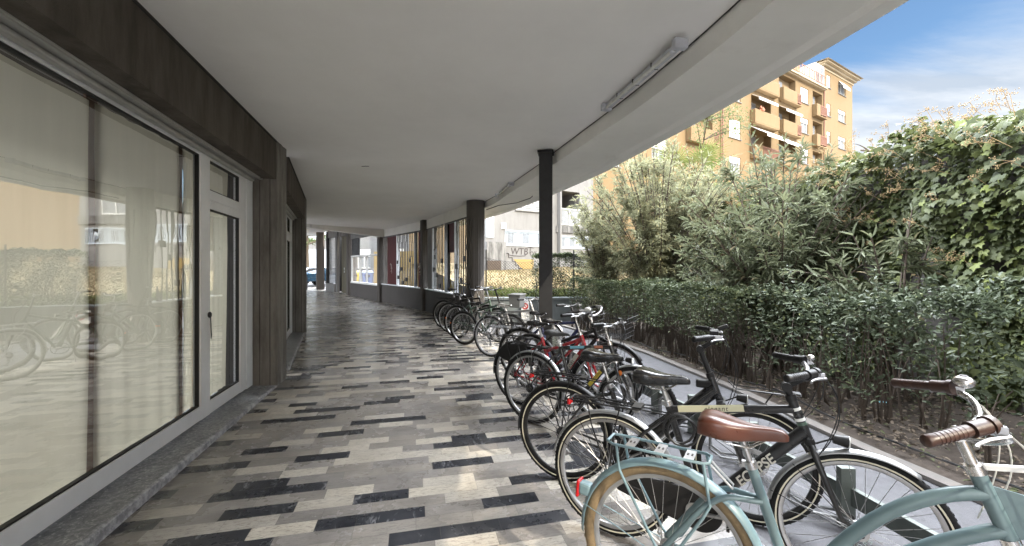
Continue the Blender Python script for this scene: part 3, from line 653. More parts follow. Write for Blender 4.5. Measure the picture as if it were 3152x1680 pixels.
glazed_bay(P1, F1, 'window bay with grille between two dark red panels, left of the square pier', [
    ('panel', .05, .147), ('graf', .07, .14), ('post', .18, .21, 'gmet'), ('bars', .215, .575, 10, [(.18, 1.78), (.72, 1.45), (.42, 1.05), (.62, .92), (.92, 1.12), (.95, 1.72)]),
    ('post', .578, .60, 'alu'), ('panel', .614, .85), ('graf', .68, .80), ('post', .86, .94, 'pier')], seed=5)
# white framed window bay farther left
A = Vector((*F1, 0)); B = Vector((*G1, 0)); d = B - A; Ln = d.length
rt = empty('glazed_bay', A, (0, 0, math.atan2(d.y, d.x)), 'white framed window with three lower panes above a dark wall', 'window bay', 'glazed bays on the garden side')
MB().box((Ln / 2, 0, .34), (Ln, .16, .68)).build('low_wall', 'lowwall', rt, smooth=False)
b = MB(); b.box((Ln / 2, .03, .72), (Ln - .3, .18, .08)); b.box((Ln / 2, .03, 2.08), (Ln - .3, .14, .08))
for f in (.04, .43, .66, .97): b.box((Ln * f, .03, 1.4), (.055, .10, 1.3))
b.build('window_frame', 'white', rt, smooth=False, bevel=.006)
MB().add([(.2, 0, .74), (Ln - .2, 0, .74), (Ln - .2, 0, 3.0), (.2, 0, 3.0)], [(3, 2, 1, 0)]).build('pane', 'bayglass', rt, smooth=False)
b = MB(); b.box((Ln / 2, 0, 3.35), (Ln, .14, .7)); b.build('upper_wall', 'palewall', rt, smooth=False)
b = MB(); b.box((Ln * .86, -.02, 2.55), (Ln * .26, .08, .88)); b.build('dark_panel', 'steel', rt, smooth=False)
# boarded door, white post, roller shutter
A = Vector((-8.9, 22.9, 0)); B = Vector((-12.7, 28.0, 0)); d = B - A; Ln = d.length; ang = math.atan2(d.y, d.x)
rt = empty('door', A, (0, 0, ang), 'olive boarded door with small white notices, left of the dark pier', 'door')
b = MB(); b.box((Ln * .19, -.15, 1.65), (Ln * .28, .06, 3.3)); b.build('door_leaf', 'wood', rt, smooth=False)
b = MB(); [b.box((Ln * (.07 + .05 * q), -.117, 1.65), (.012, .01, 3.3)) for q in range(1, 5)]; b.build('board_gap', 'pierdark', rt, smooth=False)
b = MB(); [b.box((Ln * x, -.115, z), (.09, .012, .11)) for x, z in ((.16, 1.42), (.16, 1.25), (.24, 1.42), (.24, 1.25), (.16, 1.58))]; b.build('notice', 'white', rt, smooth=False)
b = MB(); b.box((Ln * .06, -.05, 1.9), (.05, .05, 1.5)); b.build('door_pull', 'silver', rt, smooth=False)
MB().box((Ln * .2, -.1, 3.58), (Ln * .36, .1, .55)).build('lintel', 'pier', rt, smooth=False)
tag(MB().box((A.x + d.x * .39, A.y + d.y * .39, 1.92), (.16, .16, 3.85), ang).build('pale_post', 'palewall', smooth=False, bevel=.01), 'pale square post between the boarded door and the roller shutter', 'post')
rt = empty('roller_shutter', A, (0, 0, ang), 'closed open-grid roller shutter of a shop at the far end', 'roller shutter')
b = MB()
for q in range(26): b.box((Ln * .61, -.05, 1.12 + q * .088), (Ln * .30, .02, .016))
for q in range(15): b.box((Ln * (.465 + q * .0205), -.05, 2.2), (.016, .018, 2.25))
b.build('grid', 'silver', rt, smooth=False)
b = MB(); [b.box((Ln * .61, -.05, .56 + q * .09), (Ln * .30, .025, .075)) for q in range(6)]; b.build('slat', 'silver', rt, smooth=False)
MB().box((Ln * .61, -.5, 1.9), (Ln * .34, .05, 3.8)).build('dark_interior', 'darkroom', rt, smooth=False)
MB().box((Ln * .61, .0, .24), (Ln * .33, .25, .48)).build('low_wall', 'palewall', rt, smooth=False)
MB().box((Ln * .61, -.06, 3.6), (Ln * .33, .14, .5)).build('lintel', 'pier', rt, smooth=False)
b = MB(); b.box((Ln * .47, -.1, 1.9), (.10, .2, 3.8)); b.box((Ln * .79, -.1, 1.9), (.34, .3, 3.8)); b.build('jamb', 'pierdark', rt, smooth=False)

# ------------------------------------------------------------------ strip lamps
def strip_lamp(a, b_, label):
    a = Vector(a); b_ = Vector(b_); d = b_ - a; Ln = d.length
    rt = empty('strip_lamp', a, (0, 0, math.atan2(d.y, d.x)), label, 'strip lamp', 'strip lamps under the ceiling')
    b = MB(); b.box((Ln / 2, 0, -.022), (Ln, .055, .044)); b.build('lamp_body', 'lampb', rt, smooth=False, bevel=.004)
    b = MB(); b.cyl((.02, -.045, -.062), (Ln - .02, -.045, -.062), .0155, n=12); b.build('lamp_tube', 'tube', rt)
    for e_, sg_ in ((0, 1), (Ln, -1)): b = MB(); b.box((e_ - .01 * sg_, -.02, -.035), (.06, .11, .075)); b.cyl((e_ + .02 * sg_, -.045, -.062), (e_ + .06 * sg_, -.045, -.062), .024); b.build('end_cap', 'lampb', rt, smooth=False, bevel=.012)
    b = MB(); [b.box((Ln * q, 0, -.02), (.012, .064, .05)) for q in (.2, .45, .7)]; b.build('clip', 'black', rt, smooth=False)
strip_lamp((.99, 4.28, CZ + tilt(.99, 4.28)), (1.25, 3.08, CZ + tilt(1.25, 3.08)), 'nearest fluorescent strip lamp on the arcade ceiling')
strip_lamp((-.30, 9.3, CZ), (.0, 8.0, CZ), 'farther fluorescent strip lamp near the round column')
b = MB(); b.tube([(-2.42, 6.72, CZ - .002), (-2.36, 6.70, CZ - .006), (-2.30, 6.72, CZ - .002)], .006, 5)
tag(b.build('ceiling_hook', 'gmet'), 'tiny metal hook in the middle of the ceiling', 'hook')

# ------------------------------------------------------------------ garden walls, fence, sign
gw = [(5.35, -5), (5.0, 2), (4.98, 8), (4.8, 14)]
b = MB()
for p, q in zip(gw[:-1], gw[1:]): wallseg(b, p, q, .22, 0, 2.86)
tag(b.build('garden_wall', 'lowwall', smooth=False), 'dark rendered garden wall hidden under the ivy', 'wall')
b = MB(); wallseg(b, (-.72, 11.35), (5.0, 11.75), .24, 0, .66, side=-1); b.hexa([(-.78, 11.30, .64), (5.0, 11.70, .64), (5.0, 12.0, .64), (-.78, 11.62, .64), (-.78, 11.30, .70), (5.0, 11.70, .70), (5.0, 12.0, .70), (-.78, 11.62, .70)])
tag(b.build('planter_wall', 'planter', smooth=False), 'low grey retaining wall below the lawn and wire fence', 'wall')
fe = empty('wire_fence', (-.78, 11.75, 0), (0, 0, math.atan2(.4, 5.8)), 'sagging chain link fence in front of the dry lawn', 'fence')
b = MB(); Lf, z0, z1 = 5.8, .70, 1.80; st = .085; H = z1 - z0
def sag(x): return -.10 * math.sin(min(1, max(0, x / 2.9)) * math.pi) - .05 * math.sin(x * 2.1)
k0 = int(-H / st) - 1
for q in range(k0, int(Lf / st) + 1):
    for s_ in (1, -1):
        pts = []
        n = 9
        for i in range(n + 1):
            f = i / n; x = q * st + f * H if s_ == 1 else q * st + H - f * H; z = z0 + f * (H + sag(x))
            if 0 <= x <= Lf: pts.append((x, .004 * s_ + .015 * math.sin(x * 3), z))
        if len(pts) > 1: b.tube(pts, .0034, 3, cap=False)
b.build('wire_mesh', 'iron', fe, smooth=False)
b = MB(); [b.tube([(x, 0, zz_ + (sag(x) if zz_ > 1.5 else 0)) for x in [k * .29 for k in range(21)]], .003, 4) for zz_ in (1.80, 1.25)]; b.build('tension_wire', 'iron', fe)
for x in (.05, 2.55, 5.7): MB().box((x, 0, 1.3), (.04, .04, 1.45)).build('fence_post', 'steel', fe, smooth=False)
sg = empty('prohibition_sign', (.36, 11.30, .02), (R(-6), 0, R(4)), 'small white sign with a red ring leaning on the planter wall', 'sign')
MB().box((0, 0, .29), (.22, .01, .58)).build('sign_plate', 'white', sg, smooth=False, bevel=.004)
MB().sweep([(-.03, -.004), (.0, -.004), (.0, .004), (-.03, .004)], .085, 0, 2 * math.pi, 28, (0, -.010, .45)).build('red_ring', 'rred', sg)
MB().box((0, -.010, .45), (.15, .008, .02), mtx=Matrix.Rotation(R(45), 3, 'Y')).build('red_bar', 'rred', sg, smooth=False)

# ------------------------------------------------------------------ buildings beyond
def wallopen(mb, x0, x1, z0, z1, ops, y=0.0):
    xs = sorted({x0, x1, *[q for o in ops for q in o[:2]]}); zs = sorted({z0, z1, *[q for o in ops for q in o[2:4]]})
    xs = [q for q in xs if x0 <= q <= x1]; zs = [q for q in zs if z0 <= q <= z1]
    for i in range(len(xs) - 1):
        for j in range(len(zs) - 1):
            cx_, cz = (xs[i] + xs[i + 1]) / 2, (zs[j] + zs[j + 1]) / 2
            if any(o[0] < cx_ < o[1] and o[2] < cz < o[3] for o in ops): continue
            mb.add([(xs[i], y, zs[j]), (xs[i + 1], y, zs[j]), (xs[i + 1], y, zs[j + 1]), (xs[i], y, zs[j + 1])], [(0, 1, 2, 3)])
    for o in ops:
        a, b, c, d = o[:4]; dp = o[4]
        P = [(a, y, c), (b, y, c), (b, y, d), (a, y, d)]; Q = [(p[0], y + dp, p[2]) for p in P]
        mb.add(P + Q, [(0, 1, 5, 4), (1, 2, 6, 5), (2, 3, 7, 6), (3, 0, 4, 7), (4, 5, 6, 7)])
    return mb
def window(parent, a, b, c, d, sh, y=.16, curtains=True, name='window', panes=2):
    f = MB(); fw = .055
    f.box(((a + b) / 2, y - .03, c + fw / 2), (b - a, .05, fw)); f.box(((a + b) / 2, y - .03, d - fw / 2), (b - a, .05, fw))
    for q in range(panes + 1): f.box((a + fw / 2 + (b - a - fw) * q / panes, y - .03, (c + d) / 2), (fw, .05, d - c - 2 * fw))
    fo = f.build(name, 'white', parent, smooth=False)
    MB().box(((a + b) / 2, y - .012, (c + d) / 2), (b - a - .04, .01, d - c - .04)).build('pane', 'railg', fo, smooth=False)
    if sh > .02: MB().box(((a + b) / 2, y - .085, d - (d - c) * sh / 2), (b - a - .01, .03, (d - c) * sh)).build('shutter', 'shutter', fo, smooth=False)
    MB().box(((a + b) / 2, -.03, c - .03), (b - a + .12, .10, .05)).build('sill', 'palewall', fo, smooth=False)
FA = R(32.34)
ob = empty('apartment_building', (37.5, 46, 0), (0, 0, FA), 'tall ochre apartment block with recessed balconies and striped awnings', 'building')
wins = []; logs = []
for k_, z in enumerate((19.86, 16.95, 14.09, 11.2, 8.3)):
    wins.append((-6.35, -5.5, z, z + 1.28, (1, .55, .25, .5, .4)[k_])); wins.append((-3.62, -1.80, z - .02, z + 1.24, (.0, .28, .25, .3, .5)[k_]))
for k_, z in enumerate((17.2, 14.3, 11.4, 8.5)): wins.append((-11.95, -10.45, z, z + 1.45, (1, .3, .4, 1)[k_]))
for k_, z in enumerate((14.9, 11.86, 8.87)):
    wins.append((-23.9, -22.3, z, z + 1.52, (.4, 1, .35)[k_])); wins.append((-33.2, -31.6, z, z + 1.5, .5)); wins.append((-37.5, -36.2, z - 1, z + .4, .8))
for z in (16.5, 13.55, 10.6, 7.7): logs.append((-9.5, -7.45, z, z + 2.3))
for z in (16.45, 13.5, 10.6): logs.append((-16.1, -13.0, z, z + 2.45)); logs.append((-20.7, -17.5, z, z + 2.45)); logs.append((-29.3, -26.2, z, z + 2.45))
ops = [(a, b, c, d, .16) for a, b, c, d, _ in wins] + [(*l, .55) for l in logs]
b = MB(); wallopen(b, -7.4, 0, 0, 21.9, [o for o in ops if o[0] > -7.4]); wallopen(b, -46, -7.4, 0, 19.25, [o for o in ops if o[1] <= -7.4])
b.add([(0, 0, 0), (0, 12, 0), (0, 12, 21.9), (0, 0, 21.9), (-7.4, 0, 19.25), (-7.4, 12, 19.25), (-7.4, 12, 21.9), (-7.4, 0, 21.9), (-46, 0, 0), (-46, 12, 0), (-46, 12, 19.25), (-46, 0, 19.25)],
      [(0, 1, 2, 3), (7, 6, 5, 4), (11, 10, 9, 8), (4, 5, 10, 11), (3, 2, 6, 7)])
b.build('wall', 'ochre', ob, smooth=False)
for a, b_, c, d, sh in wins: window(ob, a, b_, c, d, sh)
b = MB(); b.box((-3.6, 5.8, 22.02), (8.2, 12.8, .16)); b.box((-3.6, 5.9, 21.83), (7.9, 12.4, .18)); b.box((-3.6, 6.0, 21.6), (7.6, 12.15, .2)); b.build('cornice', 'cornice', ob, smooth=False)
b = MB(); b.add([(.7, -.8, 22.1), (-8.1, -.8, 22.1), (-8.1, 13, 22.1), (.7, 13, 22.1), (-3.6, 6, 23.6)], [(0, 4, 1), (1, 4, 2), (2, 4, 3), (3, 4, 0)]); b.build('roof', 'cornice', ob, smooth=False)
b = MB(); b.box((-17, -.1, 19.32), (19.4, .7, .14)); b.box((-17, -.05, 19.2), (19.3, .5, .10)); b.build('terrace_slab', 'cornice', ob, smooth=False)
b = MB(); b.box((-26.5, 4, 20.8), (33, 6, 2.9)); b.build('attic', 'ochred', ob, smooth=False)
rl = MB(); rl.box((-17, -.35, 20.45), (19, .05, .06)); rl.box((-17, -.35, 19.6), (19, .05, .05))
for q in range(36): rl.box((-26 + q * .5, -.35, 20.0), (.16, .03, .85))
rl.build('terrace_railing', 'dullred', ob, smooth=False)
gb = MB(); gb.box((-8.45, .6, 20.4), (1.9, 1.6, 2.2)); g_ = gb.build('glazed_bay', 'white', ob, smooth=False)
MB().box((-8.0, -.215, 20.4), (.72, .02, 1.9)).box((-8.95, -.215, 20.4), (.72, .02, 1.9)).build('pane', 'railg', g_, smooth=False)
for x_, za, zb_, rp in ((-7.15, 6, 21.6, .06), (-24.94, 3, 19, .06), (-25.15, 3, 19, .045)): MB().cyl((x_, -.09, za), (x_, -.09, zb_), rp, n=8).build('downpipe', 'dullred', ob)
def balcony(x0, x1, zt, frac, dep=.45):
    b = MB(); xm = x0 + (x1 - x0) * frac
    b.box(((x0 + xm) / 2, -dep + .06, zt - .5), (xm - x0, .12, 1.1)); b.box((x0 + .06, -dep / 2 + .06, zt - .5), (.12, dep - .12, 1.1)); b.box(((x0 + x1) / 2, -dep / 2, zt - 1.08), (x1 - x0, dep, .12)); b.box((xm + .05, -dep + .06, zt - .48), (.1, .1, 1.12))
    bo = b.build('balcony', 'ochre', ob, smooth=False, bevel=.05)
    if frac < .99:
        r = MB(); r.box(((xm + x1) / 2, -dep + .04, zt - .02), (x1 - xm, .04, .05)); r.box(((xm + x1) / 2, -dep + .04, zt - .85), (x1 - xm, .04, .05))
        nb = max(4, int((x1 - xm) / .13)); [r.box((xm + (x1 - xm) * (q + .5) / nb, -dep + .04, zt - .45), (.05, .03, .85)) for q in range(nb)]
        r.box((x1 - .03, -dep / 2, zt - .45), (.03, dep - .1, .85)); r.build('railing', 'dullred', bo, smooth=False)
def awning(x0, x1, z, out, drop):
    b = MB(); P = [(x0, -.05, z), (x1, -.05, z), (x1, -.05 - out, z - drop), (x0, -.05 - out, z - drop)]
    b.add(P + [(x0, -.05 - out, z - drop - .22), (x1, -.05 - out, z - drop - .22)], [(0, 3, 2, 1), (3, 4, 5, 2)]); ao = b.build('awning', 'awn', ob, smooth=False, solid=.03)
for zt in (17.5, 14.6, 11.7): balcony(-16.15, -12.75, zt, .74); balcony(-20.9, -16.9, zt - .02, 1 if zt > 14 else .3); balcony(-29.5, -26, zt, .8)
for z in (17.35, 14.4, 11.45, 8.5): balcony(-9.65, -7.35, z, .32)
awning(-20.6, -17.5, 15.95, .55, .35); awning(-20.9, -17.3, 13.25, 1.35, .95); awning(-16.0, -13.0, 15.95, .55, .4); awning(-16.0, -13.1, 13.1, .55, .4)
awning(-3.62, -1.8, 21.1, .4, .6)
for l in logs:
    b = MB(); b.box((l[0] + 1.1, .51, l[2] + 1.1), (1.1, .04, 2.1)); fo = b.build('balcony_door', 'railg', ob, smooth=False)
fp = MB(); fr_ = random.Random(5); [fp.sphere((-20.0 + fr_.uniform(0, .5), -.42 + fr_.uniform(-.1, .1), 14.65 + fr_.uniform(0, .3)), .07, 6, 4) for _ in range(16)]
fp.build('flowers', 'orst', ob)
# grey building with barred windows
gl = empty('grey_building', (4.45, 22.9, 0), (0, 0, FA), 'pale grey building with graffiti, barred windows and one balcony', 'building')
gops = [(-2.40, -.98, 3.72, 5.50, 1.6), (-2.36, -.34, 2.50, 3.13, .22), (-5.68, -3.0, 2.56, 3.27, .22), (-5.05, -3.2, 4.30, 5.6, .2), (-2.40, -.98, 6.6, 8.3, 1.4), (-5.05, -3.2, 7.2, 8.4, .2)]
b = MB(); wallopen(b, -6.72, 0, 0, 10.5, gops); b.add([(0, 0, 0), (0, 4, 0), (0, 4, 10.5), (0, 0, 10.5), (-6.72, 0, 0), (-6.72, 1.9, 0), (-6.72, 1.9, 10.5), (-6.72, 0, 10.5)], [(0, 1, 2, 3), (7, 6, 5, 4), (3, 2, 6, 7), (1, 5, 6, 2)])
b.build('wall', 'palewall', gl, smooth=False)
MB().box((-6.2, -.07, 1.95), (1.04, .14, 1.5)).build('stained_wall', 'stained', gl, smooth=False); MB().box((-1.3, -.04, 3.48), (2.6, .08, .34)).build('stained_band', 'stained', gl, smooth=False)
b = MB(); b.box((-2.44, -.12, 4.4), (.10, .24, 6.4)); b.build('corner_strip', 'palewall', gl, smooth=False)
b = MB(); b.box((-6.5, -.02, 5.9), (.40, .05, 6)); b.build('blue_strip', 'wgrille', gl, smooth=False)
for (x0, x1, z0, z1, nb, nw) in ((-2.36, -.34, 2.50, 3.13, 34, 3), (-5.68, -3.0, 2.56, 3.27, 40, 3)):
    b = MB(); b.box(((x0 + x1) / 2, .20, (z0 + z1) / 2), (x1 - x0, .02, z1 - z0)); wb = b.build('window', 'wgrille', gl, smooth=False)
    b = MB(); [b.box((x0 + (x1 - x0) * (q + .5) / nw, .175, (z0 + z1) / 2 + .02), (.30, .03, z1 - z0 - .22)) for q in range(nw)]; b.build('pane', 'inkd', wb, smooth=False)
    b = MB(); [b.box((x0 + (x1 - x0) * (q + .5) / nb, -.03, (z0 + z1) / 2), (.016, .016, z1 - z0 + .06)) for q in range(nb)]
    [b.box(((x0 + x1) / 2, -.03, z), (x1 - x0, .014, .03)) for z in (z0, z1)]; b.build('bars', 'wgrille', wb, smooth=False)
b = MB(); [b.box((-1.69, -.02, z), (1.44, .04, .045)) for z in (3.74, 4.56)]; [b.box((x, -.02, 4.15), (.045, .04, .80)) for x in (-2.38, -1.7, -1.0)]; ra = b.build('balcony_railing', 'white', gl, smooth=False)
MB().box((-1.69, .01, 4.15), (1.36, .02, .78)).build('balcony_panel', 'railg', ra, smooth=False)
MB().box((-1.69, 1.55, 4.6), (1.4, .04, 1.75)).build('recess_wall', 'ochred', gl, smooth=False)
window(gl, -5.05, -3.2, 4.30, 5.6, 0, .2, panes=3)
b = MB(); [b.box((-4.12, -.05, 4.35 + q * .09), (1.9, .03, .02)) for q in range(12)]; b.build('balustrade', 'white', gl, smooth=False)
MB().box((-5.75, -.03, 3.47), (.26, .04, .28)).build('vent', 'white', gl, smooth=False); MB().box((-5.75, -.055, 3.47), (.18, .02, .20)).build('vent_grid', 'wgrille', gl, smooth=False)
MB().box((-6.36, -.17, 1.60), (.70, .10, .44)).build('meter_box', 'meter', gl, smooth=False)
b = MB(); pts = [(-5.62, 2.18), (-5.46, 2.18), (-5.46, 1.98), (-5.26, 1.98), (-5.26, 1.80), (-5.08, 1.80), (-5.08, 1.62), (-4.9, 1.62), (-4.9, 1.46), (-4.66, 1.46)]
b.tube([(x, -.012, z) for x, z in pts], .022, 4); b.build('pipe', 'inkd', gl, smooth=False)
b = MB(); b.add([(x, -.008, z) for x, z in ((-5.2, 1.90), (-4.0, 1.90), (-4.0, 1.42), (-4.7, 1.42), (-4.88, 1.6), (-5.06, 1.78))], [tuple(range(6))]); b.build('yellow_patch', 'ywall', gl, smooth=False)
text('WTB', .46, 'inkd', gl, (-5.36, -.012, 2.13), (R(90), 0, 0), 'graffiti', .002, .1, 1.0)
b = MB(); b.tube([(-5.5, -.012, 2.12), (-5.2, -.012, 2.07), (-4.8, -.012, 2.06), (-4.5, -.012, 2.08), (-4.46, -.012, 2.14)], .016, 4); b.tube([(-4.38, -.012, 2.45), (-4.25, -.012, 2.5), (-4.0, -.012, 2.46)], .014, 4)
b.tube([(-4.2, -.012, 2.48), (-4.22, -.012, 2.2), (-4.15, -.012, 2.08), (-4.0, -.012, 2.2), (-4.1, -.012, 2.3), (-4.2, -.012, 2.22)], .014, 4)
b.tube([(-3.95, -.012, 2.3), (-3.9, -.012, 2.2), (-3.84, -.012, 2.32)], .012, 4); b.tube([(-3.48, -.012, 2.1), (-3.48, -.012, 2.42), (-3.3, -.012, 2.12), (-3.3, -.012, 2.44)], .014, 4); b.build('graffiti', 'inkd', gl)
# low yellow yard wall and pale houses seen through the grilles
yw = MB(); wallseg(yw, (-9.3, 28.1), (-2.4, 26.2), .3, 0, 2.55, side=-1); tag(yw.build('yard_wall', 'ywall', smooth=False), 'yellow yard wall seen through the metal grilles', 'wall')
ph = empty('pale_house', (-9, 34, 0), (0, 0, R(-12)), 'pale low house behind the yellow wall, seen through the grilles', 'building')
hops = [(-4, -2.8, 1.4, 3, .15), (-1, .2, 1.4, 3, .15), (2, 3.2, 1.4, 3, .15)]
b = MB(); wallopen(b, -6, 7, 0, 4.6, hops); b.add([(7, 0, 0), (7, 6, 0), (7, 6, 4.6), (7, 0, 4.6), (-6, 0, 4.6), (-6, 6, 4.6)], [(0, 1, 2, 3), (4, 3, 2, 5)]); b.build('wall', 'palewall', ph, smooth=False)
for o in hops: window(ph, *o[:4], .4, .14)
tag(poly('yard', [(-30, 16), (-9, 15.2), (-3.6, 15.3), (-2.4, 16.5), (-3, 30), (-30, 34)], -.03, 'pave'), kind='structure')
# street end: white glazed building
sb_ = empty('white_building', (-26, 58, 0), (0, 0, R(8)), 'white glass fronted building at the end of the street on the left', 'building')
b = MB(); b.box((6, 5, 7), (34, 10, 14)); b.build('wall', 'palewall', sb_, smooth=False)
for z in (2.2, 6.2, 10.2): 
    for x in range(-9, 22, 4): MB().box((x, -.04, z + .4), (3.1, .1, 2.6)).build('window', 'wgrille', sb_, smooth=False)
b = MB(); b.box((10, -1.5, 4.5), (10, 3, 1.0)); b.build('porch_roof', 'darkroom', sb_, smooth=False)
br = empty('barrier', (-13.55, 27.6, 0), (0, 0, R(40)), 'dark tubular barrier rail at the street end of the arcade', 'barrier')
MB().tube([(0, 0, 0), (0, 0, .82), (-.03, 0, .9), (-.1, 0, .93), (-1.9, 0, .93), (-1.97, 0, .9), (-2, 0, .82), (-2, 0, 0)], .035, 8).build('rail', 'gmet', br)
def wheelie_bin(x, y, rot, m, label):
    rt = empty('wheelie_bin', (x, y, 0), (0, 0, rot), label, 'bin', 'waste bins in the yard')
    b = MB(); b.hexa([(-.28, -.30, .08), (.28, -.30, .08), (.28, .30, .08), (-.28, .30, .08), (-.36, -.38, 1.1), (.36, -.38, 1.1), (.36, .38, 1.1), (-.36, .38, 1.1)]); b.build('bin_body', m, rt, smooth=False, bevel=.03)
    b = MB(); b.hexa([(-.39, -.42, 1.1), (.39, -.42, 1.1), (.39, .40, 1.1), (-.39, .40, 1.1), (-.32, -.34, 1.2), (.32, -.34, 1.2), (.32, .36, 1.26), (-.32, .36, 1.26)]); b.build('lid', m, rt, smooth=False, bevel=.02)
    b = MB(); b.sweep([(-.08, -.03), (0, -.03), (0, .03), (-.08, .03)], .09, 0, 2 * math.pi, 14, (-.3, .28, .09)); b.sweep([(-.08, -.03), (0, -.03), (0, .03), (-.08, .03)], .09, 0, 2 * math.pi, 14, (.3, .28, .09)); b.build('wheel', 'rubber', rt)
    MB().box((0, -.385, .9), (.3, .01, .14)).build('plate', 'inkd', rt, smooth=False)
wheelie_bin(-10.9, 29.0, R(20), 'yplast', 'yellow waste bin seen through the white framed window')
wheelie_bin(-9.9, 28.6, R(20), 'bplast', 'blue waste bin seen through the white framed window')
wheelie_bin(-2.72, 19.2, R(30), 'yplast', 'yellow waste bin seen through the grille beside the round column')
def car(x, y, rot, m, label):
    rt = empty('parked_car', (x, y, 0), (0, 0, rot), label, 'car', 'cars parked in the street')
    prof = [(-2.0, .35), (-2.05, .7), (-1.9, .95), (-1.1, 1.02), (-.45, 1.46), (.9, 1.5), (1.65, 1.08), (1.98, .95), (2.02, .4)]
    V = []; n = len(prof)
    for s_, in ((-1,), (1,)):
        for (px, pz) in prof: V.append((px, s_ * (.84 if pz < 1.1 else .64), pz))
    F = [tuple(range(n))[::-1], tuple(range(n, 2 * n))] + [(i, (i + 1) % n, n + (i + 1) % n, n + i) for i in range(n)]
    MB().add(V, F).build('body', m, rt, smooth=False, bevel=.06)
    b = MB(); b.add([(-1.08, -.60, 1.045), (-1.08, .60, 1.045), (-.50, .55, 1.425), (-.50, -.55, 1.425)], [(0, 1, 2, 3)]); b.add([(-.95, -.80, 1.06), (1.45, -.80, 1.08), (.85, -.655, 1.44), (-.42, -.655, 1.42)], [(0, 1, 2, 3)]); b.build('windscreen', 'bleather', rt, smooth=False, solid=.05)
    b = MB()
    for wx in (-1.3, 1.3):
        for wy in (-.8, .8): b.sweep([(-.12, -.1), (0, -.09), (0, .09), (-.12, .1)], .31, 0, 2 * math.pi, 20, (wx, wy, .31)); b.cyl((wx, wy - .08, .31), (wx, wy + .08, .31), .19)
    b.build('wheel', 'rubber', rt)
    for s_ in (-1, 1): MB().sphere((-1.94, s_ * .6, .78), .13, 10, 6, (.6, 1.2, .8)).build('headlight', 'white', rt)
    MB().box((-2.05, 0, .5), (.05, .5, .12)).build('number_plate', 'white', rt, smooth=False)
car(-16.2, 33.2, R(62), 'carblue', 'dark blue hatchback parked at the end of the arcade')
car(-16.6, 37.0, R(55), 'carsil', 'silver car parked behind the dark blue hatchback')
# unseen block added to shade bicycles and hedges, slotted for the floor sun patch
nb_ = empty('sun_blocker', (0, -11, 0), (0, 0, 0), 'tall ochre block added unseen behind the viewpoint to block the sun', 'building')
b = MB(); b.hexa([(17.8, -8, 0), (31, -8, 0), (31, 0, 0), (11.4, 0, 0), (17.8, -8, 15), (31, -8, 15), (31, 0, 15), (11.4, 0, 15)]); b.box((5.95, -4, 7.5), (8.0, 8, 15)); b.build('wall', 'ochre', nb_, smooth=False)

#PART4
# ------------------------------------------------------------------ vegetation
def rotmats(d, up_jit, rg, up=None):
    """frames with x along d (n,3); z near the given normal"""
    n = len(d); d = d / np.linalg.norm(d, axis=1, keepdims=True)
    u = (np.tile(np.array([0, 0, 1.0]), (n, 1)) if up is None else up) + rg.normal(0, up_jit, (n, 3))
    y = np.cross(u, d); y /= np.linalg.norm(y, axis=1, keepdims=True) + 1e-9; z = np.cross(d, y)
    return np.stack([d, y, z], axis=2)
def scatter(name, P, Rm, S, TV, TF, m, parent=None, kind=None):
    n = len(P); TV = np.asarray(TV, float); TF = np.asarray(TF, int)
    V = np.einsum('nij,nkj->nki', Rm, TV[None] * S[:, None, :]) + P[:, None, :]
    F = (TF[None] + (np.arange(n) * len(TV))[:, None, None]).reshape(-1, TF.shape[1])
    o = rawmesh(name, V.reshape(-1, 3), F, m, parent)
    if kind: o['kind'] = kind
    return o
LEAF = ([(0, 0, 0), (.3, .5, .10), (.3, -.5, .10), (.7, .42, .06), (.7, -.42, .06), (1, 0, -.12), (.5, 0, -.02)],
        [(0, 6, 1), (0, 2, 6), (1, 6, 3), (2, 4, 6), (3, 6, 5), (4, 5, 6)])
LEAFQ = ([(0, 0, 0), (.5, .5, .12), (1, 0, -.05), (.5, -.5, .12)], [(0, 3, 2), (0, 2, 1)])
iv = [(0, 0, 0), (-.12, .28, .02), (.12, .52, -.02), (.36, .34, .05), (.62, .42, -.04), (.68, .18, .03), (1.0, 0, -.14), (.68, -.18, .03), (.62, -.42, -.04), (.36, -.34, .05), (.12, -.52, -.02), (-.12, -.28, .02), (.42, 0, .06)]
IVY = (iv, [(12, i, i + 1) for i in range(0, 11)] + [(12, 11, 0)])
def rnd(rg, n, a, b): return rg.uniform(a, b, n)
# --- ivy curtain on the garden wall
rg = np.random.default_rng(11)
def wallx(y): return np.interp(y, [-5, 2, 8, 14], [5.35, 5.0, 4.98, 4.8])
def ivy_depth(y, z): return .14 + .10 * np.sin(y * 2.7 + z * 1.3) + .09 * np.sin(y * 6.1 - z * 3.7) + .06 * np.sin(z * 7.3 + y * 1.1) + .22 * np.clip((z - 1.7) / 1.2, 0, 1)
iv_root = empty('ivy', (4.98, 4, 0), (0, 0, 0), 'dense ivy with tan seed heads covering the garden wall', 'climber')
n = 26000
y = np.concatenate([rnd(rg, int(n * .62), 1.4, 7.4), rnd(rg, int(n * .38), 7.4, 13.8)]); n = len(y)
z = 3.0 - (rg.random(n) ** .85) * 3.0
gap = (y > 4.6) & (y < 5.4) & (z < 1.45 + .25 * np.sin(y * 9)) & (rg.random(n) < .93)
y = y[~gap]; z = z[~gap]; n = len(y)
dep = ivy_depth(y, z) * (.55 + .5 * rg.random(n)); x = wallx(y) - dep
z2 = z + .06 * np.sin(y * 3.1) + .10 * np.sin(y * 1.3 + 1)
dirs = np.stack([-.45 + rg.normal(0, .3, n), rg.normal(0, .45, n), -.75 + rg.normal(0, .3, n)], 1)
up = np.stack([-np.ones(n), rg.normal(0, .3, n), .55 + rg.random(n) * .5], 1)
